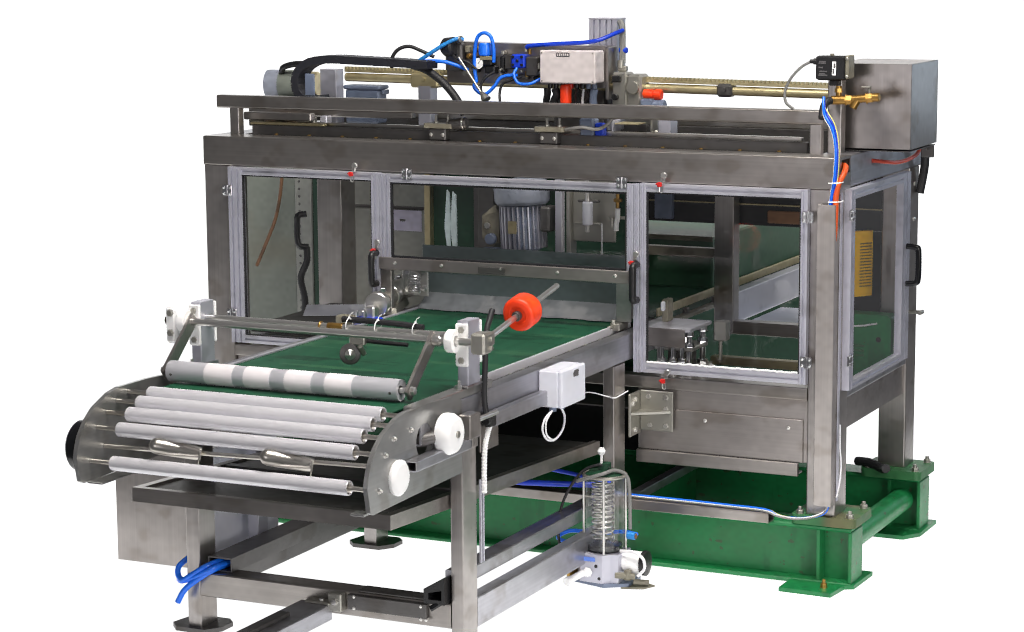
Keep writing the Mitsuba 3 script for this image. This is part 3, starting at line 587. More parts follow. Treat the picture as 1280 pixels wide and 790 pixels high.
# ---------------------------------------------------------------- on the roof: rack, gantry, pneumatics
k = thing('toothed_rack', 'long pale gold toothed rack rail with round guide tube across the top of the machine', 'rack')
def rack(x0, x1, y0, y1, z0, z1, tilt):
    p = .0135; n = int((x1-x0)/p); top = []
    for i in range(n):
        x = x0+i*p; top += [(x, z1), (x+p*.45, z1), (x+p*.55, z1-.009), (x+p*.9, z1-.009)]
    P = [(x, z+tilt*(x-x0)) for x, z in [(x0, z0)]+top+[(x0+n*p, z0)]]
    return ext(Polygon(P[::-1]), 'y', y0, y1)
TL = -.0125
add(k+'__rack', rack(.27, 1.95, .435, .455, 1.417, 1.4345, TL), 'rackgold', False)
add(k+'__tube', C((.27, .445, 1.400), (1.95, .445, 1.400+TL*1.68), .014, 24), 'rackgold')
for x0, w, z0, z1 in ((.185, .062, 1.25, 1.425), (.548, .046, 1.25, 1.378)): add(k+'__support', tubec('z', z0, z1, x0, x0+w, .42, .47, .004), 'alu_z')
add(k+'__clamp', J(B(.52, .62, .42, .47, 1.372, 1.418, .006), bolt((.57, .42, 1.40), (0, -1, 0), .007, .005)), 'rackgold')
add(k+'__clamp', J(B(1.57, 1.62, .42, .47, 1.365, 1.405, .008), C((1.595, .419, 1.388), (1.595, .412, 1.388), .008, 16)), 'dark_steel')
add(k+'__support', J(B(1.94, 1.99, .42, .47, 1.25, 1.43, .004)), 'alu_z')

k = thing('drive_motor', 'round grey drive motor lying at the top left end of the rack', 'motor')
add(k+'__body', lathe([(1e-5, 0), (.022, 0), (.026, .004), (.026, .012), (.042, .014), (.047, .024), (.047, .13), (.04, .14), (1e-5, .14)], (-.03, .43, 1.372), (1, .15, 0), 36), 'greygreen', 40)
add(k+'__end_cap', lathe([(.0262, 0), (.0475, .002), (.0485, .02), (.0476, .05)], (-.020, .43, 1.372), (1, .15, 0), 36), 'motor_paint', 40)
add(k+'__flange', C((.105, .45, 1.372), (.16, .457, 1.372), .043, 28), 'rackgold')
add(k+'__hood', cable([(.04, .42, 1.405), (.06, .40, 1.43), (.11, .40, 1.442), (.17, .40, 1.44)], .010, 10), 'black')
add(k+'__cradle', B(-.02, .17, .40, .50, 1.255, 1.328, .004), 'dark_steel')
k = thing('drag_chain', 'black cable drag chain curving over the top left of the machine', 'drag chain')
P = spline([(.27, 1.338), (.225, 1.333), (.192, 1.352), (.180, 1.392), (.196, 1.432), (.24, 1.458), (.31, 1.466), (.42, 1.463), (.54, 1.459), (.665, 1.453)], 12)
s = np.concatenate([[0], np.cumsum(np.linalg.norm(np.diff(P, axis=0), axis=1))]); nl = int(s[-1]/.024)
for i in range(nl):
    a = np.array([np.interp(i*s[-1]/nl, s, P[:, j]) for j in (0, 1)]); b = np.array([np.interp((i+1.06)*s[-1]/nl, s, P[:, j]) for j in (0, 1)])
    d = (b-a)/np.linalg.norm(b-a); n = np.array([-d[1], d[0]])*.013
    add(k+'__link', ext(Polygon([a+n, b+n*.93, b-n*.93, a-n]), 'y', .262, .335), 'chain_black', False)
add(k+'__end_bracket', J(B(.185, .30, .27, .33, 1.318, 1.326, .002), B(.225, .26, .255, .261, 1.35, 1.42, .003)), 'bluegrey')
k = thing('terminal_box', 'small blue-grey terminal box behind the top rail at the left', 'box')
add(k+'__body', B(.268, .392, .44, .50, 1.25, 1.36, .005), 'bluegrey')
add(k+'__lid', J(B(.262, .398, .436, .504, 1.3605, 1.374, .004)), 'bluegrey')
add(k+'__lug', J(B(.398, .406, .45, .49, 1.345, 1.36, .002)), 'bluegrey')

k = thing('gantry_beam', 'dark steel gantry beam carrying the valves and the grey control box on the roof', 'beam')
gb = Polygon([(.665, 1.392), (1.10, 1.392), (1.10, 1.385), (1.215, 1.385), (1.215, 1.514), (.70, 1.522), (.665, 1.50)])
add(k+'__beam', ext(gb.buffer(-.006).buffer(.006), 'y', .40, .46), 'sheet_x', False)
add(k+'__side_plate', B(1.2155, 1.226, .395, .47, 1.35, 1.512, .002), 'sheet')
add(k+'__web', J(B(1.02, 1.19, .44, .50, 1.25, 1.384, .003)), 'dark_steel')
col_ = sbox(1.128, .4705, 1.222, .54)
for x in (1.145, 1.165, 1.187, 1.205): col_ = col_.difference(sbox(x-.003, .46, x+.003, .48))
cq = add(k+'__column', ext(col_, 'z', 1.25, 1.592), 'alu_z', False); note(cq, 'tall grooved aluminium column rising above the roof')
add(k+'__column_cap', B(1.126, 1.224, .469, .542, 1.5925, 1.598, .002), 'alu')
add(k+'__cable_strip', cable([(1.232, .47, 1.59), (1.243, .465, 1.57), (1.246, .46, 1.52), (1.246, .46, 1.46)], .010, 8), 'grey_cable')
gh = add(k+'__gearbox', J(B(1.236, 1.285, .40, .46, 1.30, 1.435, .005), B(1.2855, 1.335, .395, .465, 1.30, 1.43, .008), C((1.31, .394, 1.39), (1.31, .385, 1.39), .02, 20)), 'zinc'); note(gh, 'grey cast gear housing beside the column')
add(k+'__gearbox_valve', J(B(1.24, 1.268, .385, .3995, 1.405, 1.425, .003), C((1.25, .3995, 1.36), (1.25, .385, 1.36), .01, 14)), 'black')
add(k+'__coupling', J(C((1.342, .40, 1.372), (1.375, .40, 1.370), .014, 20), C((1.377, .40, 1.370), (1.402, .40, 1.369), .016, 20)), 'orange')
add(k+'__coupling_base', J(B(1.336, 1.375, .385, .43, 1.335, 1.355, .003), C((1.375, .40, 1.335), (1.412, .40, 1.335), .02, 18)), 'bluegrey')
add(k+'__fitting', J(C((1.243, .455, 1.47), (1.243, .455, 1.445), .011, 12), B(1.232, 1.262, .45, .47, 1.435, 1.452, .003)), 'zinc')
add(k+'__fitting', J(C((1.236, .46, 1.5), (1.262, .46, 1.5), .009, 12)), 'blue_dark')

k = thing('control_box', 'light grey control box with a dark name strip on the gantry beam', 'control box')
add(k+'__body', B(1.030, 1.213, .330, .395, 1.404, 1.502, .004), 'box_grey')
add(k+'__lid', B(1.028, 1.215, .318, .3297, 1.402, 1.504, .004), 'box_grey')
add(k+'__nameplate', B(1.085, 1.13, .3172, .3178, 1.484, 1.497, .0002), 'print_dark')
add(k+'__nameplate_text', J(*[B(1.088+i*.0068, 1.092+i*.0068, .3168, .3171, 1.487, 1.494, 0) for i in range(6)]), 'box_grey')
for x, z in ((1.036, 1.496), (1.207, 1.496), (1.036, 1.41), (1.207, 1.41)): add(k+'__screw', screw((x, .318, z), (0, -1, 0), .003), 'zinc')
for i, x in enumerate((1.045, 1.065, 1.088, 1.115, 1.135, 1.155, 1.175, 1.195)):
    add(k+'__gland', C((x, .36, 1.4035), (x, .36, 1.385), .008, 12), ('black', 'black', 'black', 'red', 'black', 'black', 'bluegrey', 'bluegrey')[i])
k = thing('plug_row', 'row of dark cable plugs and one orange-red plug hanging under the grey control box', 'plugs')
for i, (x, m, r) in enumerate(((1.035, 'black', .011), (1.06, 'rubber', .012), (1.142, 'black', .007), (1.158, 'white_cable', .004), (1.172, 'black', .007), (1.195, 'bluegrey', .012))):
    add(k+'__plug', cable([(x, .36, 1.384), (x+.008*math.sin(i*2), .36, 1.365), (x-.006, .365, 1.34), (x, .37, 1.30)], r, 10), m)
q = add(k+'__plug', lathe([(1e-5, 0), (.016, 0), (.018, .01), (.018, .055), (.013, .062), (1e-5, .062)], (1.10, .355, 1.335), (0, 0, 1), 20), 'orange', 40); note(q, 'orange-red plug')

k = thing('air_regulator', 'air regulator with round white pressure gauge and bright blue bowl on the gantry beam', 'regulator')
add(k+'__bowl', lathe([(1e-5, 0), (.018, 0), (.021, .004), (.021, .034), (.017, .04), (1e-5, .04)], (.815, .372, 1.481), (0, 0, 1), 28), 'blue', 40)
add(k+'__body', J(B(.805, .842, .36, .3995, 1.45, 1.481, .004), B(.815, .85, .365, .3995, 1.425, 1.45, .004)), 'black')
add(k+'__collar', B(.803, .846, .356, .3595, 1.468, 1.48, .002), 'rackgold')
g_ = add(k+'__gauge', J(lathe([(1e-5, 0), (.0185, 0), (.0185, .012), (.016, .014), (.0155, .012)], (.797, .372, 1.457), (0, -1, 0), 28)), 'black', 40)
add(g_+'__dial', lathe([(.0172, 0), (1e-5, 0.0001)], (.797, .3575, 1.457), (0, -1, 0), 28), 'white_plastic', False)
add(g_+'__needle', ext(Polygon([(.7955, 1.4565), (.7975, 1.4555), (.806, 1.468)]), 'y', .3568, .3572), 'black', False)
k = thing('solenoid_valve', 'blue solenoid valve block with dark fittings at the middle of the gantry beam', 'valve')
add(k+'__coil', B(.912, .958, .355, .3995, 1.445, 1.487, .004), 'blue_dark')
for (x, z) in ((.92, 1.48), (.95, 1.48), (.92, 1.455), (.95, 1.455), (.935, 1.468)): add(k+'__port', C((x, .3552, z), (x, .351, z), .0045, 12), 'black')
add(k+'__body', B(.885, .911, .365, .3995, 1.44, 1.485, .003), 'dark_steel'); add(k+'__body', B(.959, .998, .362, .3995, 1.42, 1.48, .004), 'dark_steel')
for (x, z, m) in ((.968, 1.495, 'brass'), (.955, 1.503, 'zinc'), (.965, 1.435, 'zinc'), (1.0, 1.45, 'zinc'), (.958, 1.425, 'brass')): add(k+'__fitting', C((x, .375, z-.008), (x, .375, z+.01), .006, 12), m)
k = thing('round_actuator', 'dark round actuator head at the left end of the gantry beam', 'actuator')
add(k+'__head', lathe([(1e-5, 0), (.024, 0), (.03, .008), (.03, .04), (.024, .046), (1e-5, .046)], (.672, .372, 1.505), (1, -.25, .1), 28), 'rubber', 40)
add(k+'__body', J(B(.675, .735, .365, .3995, 1.43, 1.52, .006)), 'dark_steel')
add(k+'__cap', J(C((.725, .36, 1.528), (.742, .352, 1.533), .011, 14)), 'zinc')
for (x, z, m) in ((.755, 1.478, 'brass'), (.705, 1.452, 'rackgold'), (.722, 1.44, 'blue_dark'), (.742, 1.425, 'zinc')): add(k+'__fitting', J(C((x, .398, z), (x, .375, z), .009, 12), C((x, .375, z), (x, .37, z), .006, 12)), m)
k = thing('valve_cluster', 'cluster of small dark valves and fittings along the lower edge of the gantry beam', 'valves')
for i, (x, z, w, h, m) in enumerate(((.765, 1.452, .022, .05, 'black'), (.742, 1.50, .018, .022, 'tan'), (.772, 1.50, .012, .016, 'rackgold'), (.865, 1.455, .014, .05, 'black'), (.867, 1.49, .012, .014, 'zinc'), (.90, 1.415, .06, .012, 'dark_steel'), (1.005, 1.46, .014, .06, 'black'), (.98, 1.413, .03, .012, 'black'), (.86, 1.42, .010, .02, 'zinc'))):
    add(k+'__valve', B(x, x+w, .372, .3997, z-h/2, z+h/2, .003), m)
for i, (x, z) in enumerate(((.776, 1.44), (.872, 1.44), (1.01, 1.435), (.92, 1.435), (.945, 1.437))): add(k+'__nozzle', C((x, .372, z), (x, .357, z-.004), .0045, 10), 'zinc')
k = thing('thin_rod', 'thin grey strut running down from the actuator to the top rail', 'rod')
scene[k] = mikit.ply(J(C((.737, .34, 1.476), (.842, .31, 1.352), .004, 10), lathe([(.004, 0), (.012, .02), (.016, .034), (1e-5, .034)], (.828, .313, 1.372), (.105, -.03, -.124), 14)), 'zinc', smooth=30)

def wire(key, label, cat, pts, r, mat, group=None, n=10):
    kk = thing(key, label, cat, group); scene[kk] = mikit.ply(cable(pts, r, n), mat, smooth=40); return kk
wire('air_hose', 'blue air hose looping up and over the pressure regulator', 'hose', [(.787, .365, 1.40), (.783, .36, 1.44), (.787, .355, 1.50), (.80, .35, 1.54), (.823, .35, 1.553), (.845, .352, 1.54), (.853, .355, 1.50), (.85, .36, 1.462)], .0058, 'blue')
wire('air_hose', 'blue air hose sagging in a loop below the gantry beam', 'hose', [(.788, .362, 1.40), (.79, .34, 1.385), (.812, .335, 1.366), (.835, .335, 1.364), (.862, .34, 1.388), (.878, .345, 1.412), (.90, .35, 1.421), (.935, .355, 1.422)], .0055, 'blue')
wire('air_hose', 'blue air hose rising slantwise from the drag chain to the actuator cap', 'hose', [(.585, .32, 1.452), (.62, .32, 1.472), (.66, .325, 1.497), (.70, .335, 1.521), (.73, .35, 1.534), (.745, .36, 1.53)], .0062, 'cyan')
wire('air_hose', 'blue air hose running level from the drag chain below the actuator', 'hose', [(.58, .318, 1.455), (.63, .32, 1.463), (.69, .33, 1.462), (.735, .345, 1.448), (.755, .37, 1.435)], .0062, 'blue')
wire('air_hose', 'blue air hose running along the top of the grey control box to the column', 'hose', [(.958, .372, 1.508), (.975, .37, 1.5145), (1.07, .375, 1.5215), (1.15, .38, 1.526), (1.20, .385, 1.534), (1.235, .42, 1.552), (1.25, .455, 1.562)], .0066, 'blue_dark')
wire('black_lead', 'black lead arching up out of the drag chain', 'cable', [(.508, .32, 1.44), (.512, .32, 1.475), (.533, .325, 1.50), (.565, .335, 1.508), (.60, .345, 1.495), (.64, .36, 1.475)], .0058, 'rubber')
wire('black_lead', 'thick black cable slanting from the drag chain down behind the top rail', 'cable', [(.585, .315, 1.45), (.64, .31, 1.435), (.70, .31, 1.395), (.745, .31, 1.345), (.77, .31, 1.30)], .0125, 'rubber')
wire('black_lead', 'thin black lead curving down from the solenoid valve to the top rail', 'cable', [(.955, .345, 1.42), (.92, .34, 1.408), (.89, .34, 1.395), (.882, .335, 1.365), (.892, .32, 1.33), (.90, .31, 1.31)], .0042, 'rubber')
wire('air_hose', 'blue air hose looping from the solenoid block to the control box', 'hose', [(.935, .35, 1.445), (.932, .335, 1.425), (.95, .33, 1.40), (.985, .335, 1.398), (1.01, .35, 1.41), (1.02, .37, 1.42)], .0048, 'blue')
wire('black_lead', 'black lead crossing the gantry beam from the actuator to the gauge', 'cable', [(.70, .36, 1.49), (.73, .345, 1.47), (.765, .345, 1.462), (.79, .355, 1.44)], .0042, 'rubber')
wire('black_lead', 'short dark lead hanging under the pressure regulator', 'cable', [(.85, .36, 1.43), (.828, .35, 1.415), (.812, .345, 1.39), (.818, .34, 1.36), (.825, .335, 1.34)], .0045, 'rubber')

# sensor clamps under the handrail
for i, (x, lab) in enumerate(((.735, 'sensor clamp block with upright bolts under the top rail, left of the other'), (1.11, 'sensor clamp block with upright bolts under the top rail beside the blue plug'))):
    k = thing('sensor_clamp', lab, 'clamp', 'sensor clamps under the top rail')
    add(k+'__top_plate', ext(rnd(x, .095, x+.098, .14, .008), 'z', 1.272, 1.286), 'tan')
    add(k+'__body', B(x+.018, x+.075, .10, .135, 1.2345, 1.2717, .003), 'dark_steel')
    for dx in (.035, .076): add(k+'__bolt', J(bolt((x+dx, .118, 1.286), (0, 0, 1), .007, .006), C((x+dx, .118, 1.29), (x+dx, .118, 1.312), .0042, 10)), 'zinc')
    for dx in (.026, .066): add(k+'__cap_screw', screw((x+dx, .10, 1.252), (0, -1, 0), .006), 'chrome')
    if i == 0: add(k+'__cylinder', lathe([(1e-5, 0), (.017, 0), (.019, .004), (.019, .05), (.016, .056), (1e-5, .056)], (x+.085, .118, 1.282), (1, 0, .12), 24), 'dark_steel', 40); add(k+'__cylinder_ring', pipe((x+.128, .118, 1.287), (x+.134, .118, 1.2875), .0205, .0187, 24), 'chrome')
    else: add(k+'__cable', cable([(x+.098, .11, 1.279), (x+.13, .10, 1.285), (x+.16, .10, 1.288), (x+.20, .11, 1.283), (x+.225, .12, 1.293), (x+.245, .125, 1.315)], .0052, 8), 'grey_cable')
k = thing('cable_plug', 'pale blue cable plug standing on the top beam under the rail', 'plug')
add(k+'__body', J(B(1.245, 1.288, .135, .175, 1.25, 1.282, .004), B(1.243, 1.29, .13, .18, 1.2823, 1.312, .006)), 'bluegrey')
add(k+'__latch', B(1.2905, 1.318, .14, .17, 1.256, 1.298, .004), 'blue_dark')
k = thing('roof_bracket', 'open steel bracket frame under the top rail right of the blue plug', 'bracket')
add(k+'__upright', B(1.303, 1.308, .24, .30, 1.2, 1.30, .001), 'alu_z'); add(k+'__plate', B(1.31, 1.385, .32, .326, 1.2, 1.285, .001), 'dark_steel')
add(k+'__cross_plate', B(1.309, 1.385, .25, .315, 1.287, 1.291, .001), 'rackgold'); add(k+'__upright', B(1.405, 1.412, .3, .36, 1.2, 1.31, .001), 'zinc')
add(k+'__block', B(1.43, 1.47, .3, .36, 1.2, 1.31, .002), 'alu_z'); add(k+'__screw', screw((1.42, .31, 1.26), (0, -1, 0), .009), 'zinc')
k = thing('roof_parts', 'flat plates and red trimmed fittings of the cross head at the left under the rail', 'fittings')
add(k+'__plate', B(.045, .25, .20, .24, 1.252, 1.272, .002), 'tan'); add(k+'__plate', B(.09, .36, .135, .16, 1.2625, 1.270, .002), 'rackgold')
add(k+'__red_strip', B(.10, .20, .205, .237, 1.2725, 1.29, .002), 'rust'); add(k+'__fitting', C((.15, .20, 1.282), (.19, .20, 1.284), .008, 12), 'zinc'); add(k+'__fitting', B(.31, .335, .2, .235, 1.25, 1.29, .003), 'alu'); add(k+'__fitting', B(.27, .29, .2, .22, 1.262, 1.285, .003), 'zinc')

# right end of the roof
k = thing('sheet_cabinet', 'square brushed steel cabinet overhanging the right end of the roof', 'cabinet')
add(k+'__front', B(2.012, 2.243, .198, .2005, 1.244, 1.486, .0008), 'sheet')
add(k+'__side', B(2.2405, 2.243, .2008, .470, 1.244, 1.486, .0008), 'sheet')
add(k+'__top', B(2.012, 2.2402, .2008, .470, 1.4835, 1.486, .0008), 'sheet_x')
add(k+'__side', B(2.012, 2.0145, .2008, .470, 1.244, 1.4832, .0008), 'sheet')
add(k+'__floor', B(2.0148, 2.2402, .2008, .470, 1.2365, 1.239, .0008), 'dark_steel')
add(k+'__back', B(2.012, 2.243, .4705, .473, 1.244, 1.486, .0008), 'sheet')
add(k+'__skirt', J(B(2.20, 2.238, .46, .468, 1.20, 1.236, .002), screw((2.22, .45, 1.228), (1, 0, 0), .006)), 'dark_steel')
k = thing('pressure_switch', 'black pressure switch box with a white sticker on the mast at the right', 'pressure switch')
add(k+'__body', B(2.0, 2.083, .085, .135, 1.443, 1.512, .004), 'black_gloss')
add(k+'__cover', B(2.0, 2.0835, .075, .0847, 1.446, 1.511, .004), 'black')
add(k+'__sticker', B(2.048, 2.06, .0743, .0748, 1.458, 1.497, .0002), 'white_plastic')
add(k+'__sticker_mark', J(B(2.050, 2.054, .0738, .0742, 1.463, 1.476, 0), B(2.053, 2.058, .0738, .0742, 1.479, 1.491, 0)), 'print_dark')
add(k+'__print', J(*[B(2.008+.002*(i % 2), 2.008+w, .0745, .0749, z, z+.0035, 0) for i, (w, z) in enumerate(((.022, 1.49), (.022, 1.4945), (.014, 1.478), (.026, 1.467), (.026, 1.456), (.02, 1.4605)))]), 'print_dark')
add(k+'__frame', J(B(2.0838, 2.095, .08, .135, 1.448, 1.514, .003), C((2.04, .10, 1.512), (2.04, .10, 1.518), .006, 12)), 'tan')
for z in (1.455, 1.505): add(k+'__screw', screw((2.0895, .08, z), (0, -1, 0), .005), 'zinc')
add(k+'__gland', J(C((2.0, .10, 1.495), (1.985, .10, 1.495), .009, 14), C((1.985, .10, 1.495), (1.975, .10, 1.495), .006, 12)), 'black')
add(k+'__stem', B(2.035, 2.062, .09, .12, 1.428, 1.4428, .002), 'black')
k = thing('brass_fitting', 'brass pipe fitting with small lever valve under the black pressure switch', 'valve')
add(k+'__riser', J(C((2.0655, .085, 1.392), (2.0655, .085, 1.428), .0085, 14), bolt((2.0655, .085, 1.412), (0, 0, 1), .011, .009)), 'brass')
add(k+'__pipe', J(C((2.045, .08, 1.388), (2.09, .08, 1.390), .0125, 18), bolt((2.09, .08, 1.39), (1, 0, 0), .014, .018), C((2.105, .08, 1.391), (2.15, .08, 1.396), .0115, 18), bolt((2.15, .08, 1.396), (1, 0, .1), .014, .018), C((2.165, .08, 1.398), (2.186, .08, 1.40), .012, 18)), 'brass')
add(k+'__drain', C((2.122, .079, 1.392), (2.110, .074, 1.367), .011, 16), 'brass')
add(k+'__lever', J(C((2.157, .08, 1.405), (2.157, .078, 1.425), .005, 10), B(2.135, 2.162, .07, .082, 1.4252, 1.430, .001)), 'zinc')
wire('switch_lead', 'grey lead curving from the pressure switch down to the top rail', 'cable', [(1.977, .10, 1.4945), (1.95, .095, 1.478), (1.922, .09, 1.447), (1.905, .09, 1.41), (1.908, .09, 1.378), (1.93, .095, 1.3585)], .0042, 'grey_cable')
wire('black_elbow', 'short black elbow hose at the foot of the brass fitting', 'hose', [(2.047, .075, 1.388), (2.036, .06, 1.382), (2.033, .045, 1.362), (2.036, .03, 1.34)], .011, 'rubber')
for i, (dx, dz, m, lab) in enumerate(((.0, 0, 'blue', 'thick blue hose'), (.010, .004, 'blue_dark', 'second blue hose'), (.017, .008, 'yellow_cable', 'pale yellow lead'), (-.008, -.004, 'white_cable', 'thin white lead'))):
    wire('post_cable', lab+' running from the mast down the right front post into the conduit cover', 'cable',
         [(2.040, .03, 1.40), (2.046+dx*.3, .01, 1.372), (2.062+dx*.5, -.02, 1.350+dz), (2.086+dx*.5, -.03, 1.315+dz), (2.098+dx*.5, -.034, 1.262), (2.095+dx*.5, -.030, 1.19), (2.084+dx*.5, -.022, 1.13), (2.078+dx*.5, -.018, 1.09), (2.078+dx*.5, -.016, 1.0)], (.0044, .0036, .0020, .0018)[i], m, 'cables down the right post')
wire('orange_hose', 'orange corrugated hose coming out of the top beam end and down the right post', 'hose', [(2.06, .05, 1.206), (2.098, .045, 1.208), (2.112, .005, 1.195), (2.103, -.018, 1.165), (2.096, -.02, 1.13), (2.094, -.017, 1.09), (2.090, -.016, 1.0)], .0085, 'orange_cable')
wire('red_loop', 'red cable hanging in a loop below the overhanging steel cabinet', 'cable', [(2.10, .30, 1.20), (2.125, .36, 1.192), (2.14, .42, 1.186), (2.155, .49, 1.19), (2.165, .55, 1.205), (2.17, .58, 1.24)], .006, 'red_cable')
wire('black_hose', 'thick black hose at the upper rear corner of the right side', 'hose', [(2.16, .66, 1.24), (2.14, .72, 1.20), (2.128, .76, 1.15), (2.12, .77, 1.11), (2.112, .765, 1.06)], .013, 'rubber')
for z in (1.165, 1.112):
    wire('strap', 'white strap round the cables of the right post, %s one' % ('upper' if z > 1.15 else 'lower'), 'cable tie', [(2.078, -.036, z), (2.10, -.036, z+.001), (2.112, -.03, z+.002), (2.112, -.005, z+.002)], .0018, 'white_plastic', 'straps on the right post', 6)

# cables on the base, long tube
k = thing('base_tube', 'long rectangular steel tube lying on the front beam of the green base', 'tube')
add(k+'__tube', tube('x', .10, 1.918, -.052, -.004, .1785, .209, .003, .003), 'steel_x')
k = thing('base_tube', 'short steel tube lying front to back across the green base below the apron', 'tube')
add(k+'__tube', tubec('y', .07, .68, 1.44, 1.472, .1785, .206, .003), 'steel_y')
for i, (dz, dy, m, lab, r) in enumerate(((0, 0, 'blue', 'blue hose', .0040), (.004, -.008, 'white_cable', 'white lead', .0024), (.0, .010, 'yellow_cable', 'pale yellow lead', .0022), (.002, -.014, 'grey_cable', 'grey lead', .0020))):
    wire('base_cable', lab+' lying on the base tube and rising to the right front post', 'cable', [(1.43, -.03+dy, .213+r), (1.6, -.026+dy, .212+r), (1.78, -.03+dy, .212+r), (1.90, -.034+dy, .211+r), (1.945, -.045+dy, .203+dz), (2.0, -.05+dy, .2105-.012+dz+r), (2.05, -.048+dy, .207+dz+r), (2.082, -.032+dy*.6, .225+dz), (2.09, -.02+dy*.3, .26)], r, m, 'cables along the base tube')
wire('post_lead', 'thin white lead hanging down the right face of the right front post', 'cable', [(2.1045, .022, .47), (2.1052, .022, .40), (2.108, .026, .35), (2.107, .016, .30), (2.103, .002, .262)], .0026, 'white_cable')

# ---------------------------------------------------------------- clear lubricator in front of the base
k = thing('lubricator', 'clear cylinder lubricator with a coil spring inside, standing beside the green base', 'lubricator')
LX, LY = 1.514, -.30
add(k+'__cylinder', lathe([(.0545, .126), (.0545, .33)], (LX, LY, 0), (0, 0, 1), 40), 'clear', True)
add(k+'__fluid_base', C((LX, LY, .121), (LX, LY, .137), .051, 36), 'black_gloss')
add(k+'__cap', lathe([(1e-5, .331), (.056, .331), (.056, .341), (.045, .349), (.018, .353), (.018, .372), (1e-5, .372)], (LX, LY, 0), (0, 0, 1), 36), 'dark_green', 40)
add(k+'__spring', cable([(LX-.006+.030*math.cos(t), LY+.030*math.sin(t), .145+.17*t/(2*math.pi*11)) for t in np.linspace(0, 2*math.pi*11, 11*14)], .0034, 8, 1), 'chrome')
add(k+'__plunger', C((LX-.003, LY, .137), (LX-.003, LY, .365), .0045, 12), 'chrome')
for a in (200, 290, 20, 110):
    x, y = LX+.060*math.cos(math.radians(a)), LY+.060*math.sin(math.radians(a))
    add(k+'__tie_rod', C((x, y, .115), (x, y, .338), .0036, 10), 'chrome')
add(k+'__top_ring', ring_in_plane((LX, LY, .338), (0, 0, 1), .06, .005, 28), 'zinc')
add(k+'__knob', J(C((LX-.006, LY-.01, .372), (LX-.006, LY-.01, .40), .004, 10), lathe([(1e-5, -.012), (.007, -.010), (.012, 0), (.007, .010), (1e-5, .012)], (LX-.006, LY-.01, .407), (0, 0, 1), 18)), 'white_plastic', 40)
blk = Polygon([(1.445, -.335), (1.462, -.36), (1.535, -.368), (1.552, -.35), (1.575, -.345), (1.575, -.25), (1.448, -.25)])
add(k+'__block', ext(blk.buffer(-.004).buffer(.004), 'z', .036, .118), 'alu_z', False)
add(k+'__foot', ext(Polygon([(1.43, -.34), (1.54, -.372), (1.60, -.33), (1.60, -.24), (1.43, -.24)]), 'z', .026, .0355), 'bluegrey', False)
add(k+'__label', B(1.472, 1.512, -.3672, -.3668, .098, .110, 0), 'print_blue')
add(k+'__drain_tap', J(C((1.475, -.365, .062), (1.462, -.43, .055), .010, 16), C((1.462, -.43, .055), (1.459, -.445, .053), .013, 16), bolt((1.49, -.366, .066), (-.2, -1, -.1), .012, .012)), 'white_plastic')
for (x, z) in ((1.47, .092), (1.515, .085), (1.525, .05)): add(k+'__block_screw', screw((x, -.366, z), (0, -1, 0), .005), 'black')
add(k+'__pump_motor', lathe([(1e-5, 0), (.028, 0), (.032, .005), (.032, .05), (.028, .055), (1e-5, .055)], (1.575, -.30, .092), (1, 0, 0), 28), 'white_plastic', 40)
add(k+'__pump_head', lathe([(.033, 0), (.036, .003), (.036, .014), (.02, .018), (1e-5, .018)], (1.6305, -.30, .092), (1, 0, 0), 28), 'black', 40)
add(k+'__brass_valve', J(C((1.565, -.345, .06), (1.62, -.33, .058), .009, 14), bolt((1.60, -.335, .05), (0, 0, 1), .011, .026), C((1.61, -.32, .04), (1.65, -.30, .036), .008, 12)), 'tan')
add(k+'__brass_base', ext(Polygon([(1.58, -.34), (1.64, -.32), (1.66, -.28), (1.60, -.26)]), 'z', .02, .0255), 'tan', False)
add(k+'__side_bracket', B(1.425, 1.434, -.37, -.25, .03, .125, .003), 'brass')
add(k+'__black_loop', cable([(1.53, -.305, .36), (1.50, -.32, .368), (1.45, -.33, .34), (1.405, -.345, .26), (1.395, -.36, .17), (1.42, -.37, .09), (1.445, -.365, .065)], .0042, 10), 'rubber')
add(k+'__grey_hose', cable([(1.44, -.33, .318), (1.48, -.36, .335), (1.53, -.355, .352), (1.555, -.32, .358), (1.578, -.29, .335), (1.582, -.28, .28), (1.582, -.275, .18)], .0052, 10), 'grey_cable')
add(k+'__white_loop', cable([(1.575, -.33, .128), (1.62, -.34, .131), (1.648, -.34, .115), (1.65, -.335, .085), (1.628, -.33, .06)], .0045, 10), 'white_cable')
add(k+'__blue_hose', cable([(1.60, -.27, .165), (1.54, -.24, .16), (1.47, -.25, .150), (1.41, -.30, .163), (1.385, -.34, .150), (1.42, -.33, .136), (1.45, -.28, .13)], .0058, 10), 'blue')
add(k+'__blue_plug', J(C((1.575, -.28, .162), (1.60, -.28, .162), .011, 14)), 'cyan'); add(k+'__red_collar', C((1.6005, -.28, .162), (1.603, -.28, .162), .008, 14), 'rust')
wire('shelf_hose', 'blue hose under the tray running to the lubricator, upper of two', 'hose', [(1.20, -.25, .33), (1.30, -.22, .318), (1.42, -.2, .30), (1.47, -.16, .28)], .006, 'blue_dark', 'blue hoses under the tray')
wire('shelf_hose', 'blue hose under the tray near the base, lower of two', 'hose', [(1.10, -.35, .305), (1.22, -.33, .297), (1.33, -.28, .290), (1.45, -.2, .28)], .0085, 'blue_dark', 'blue hoses under the tray')

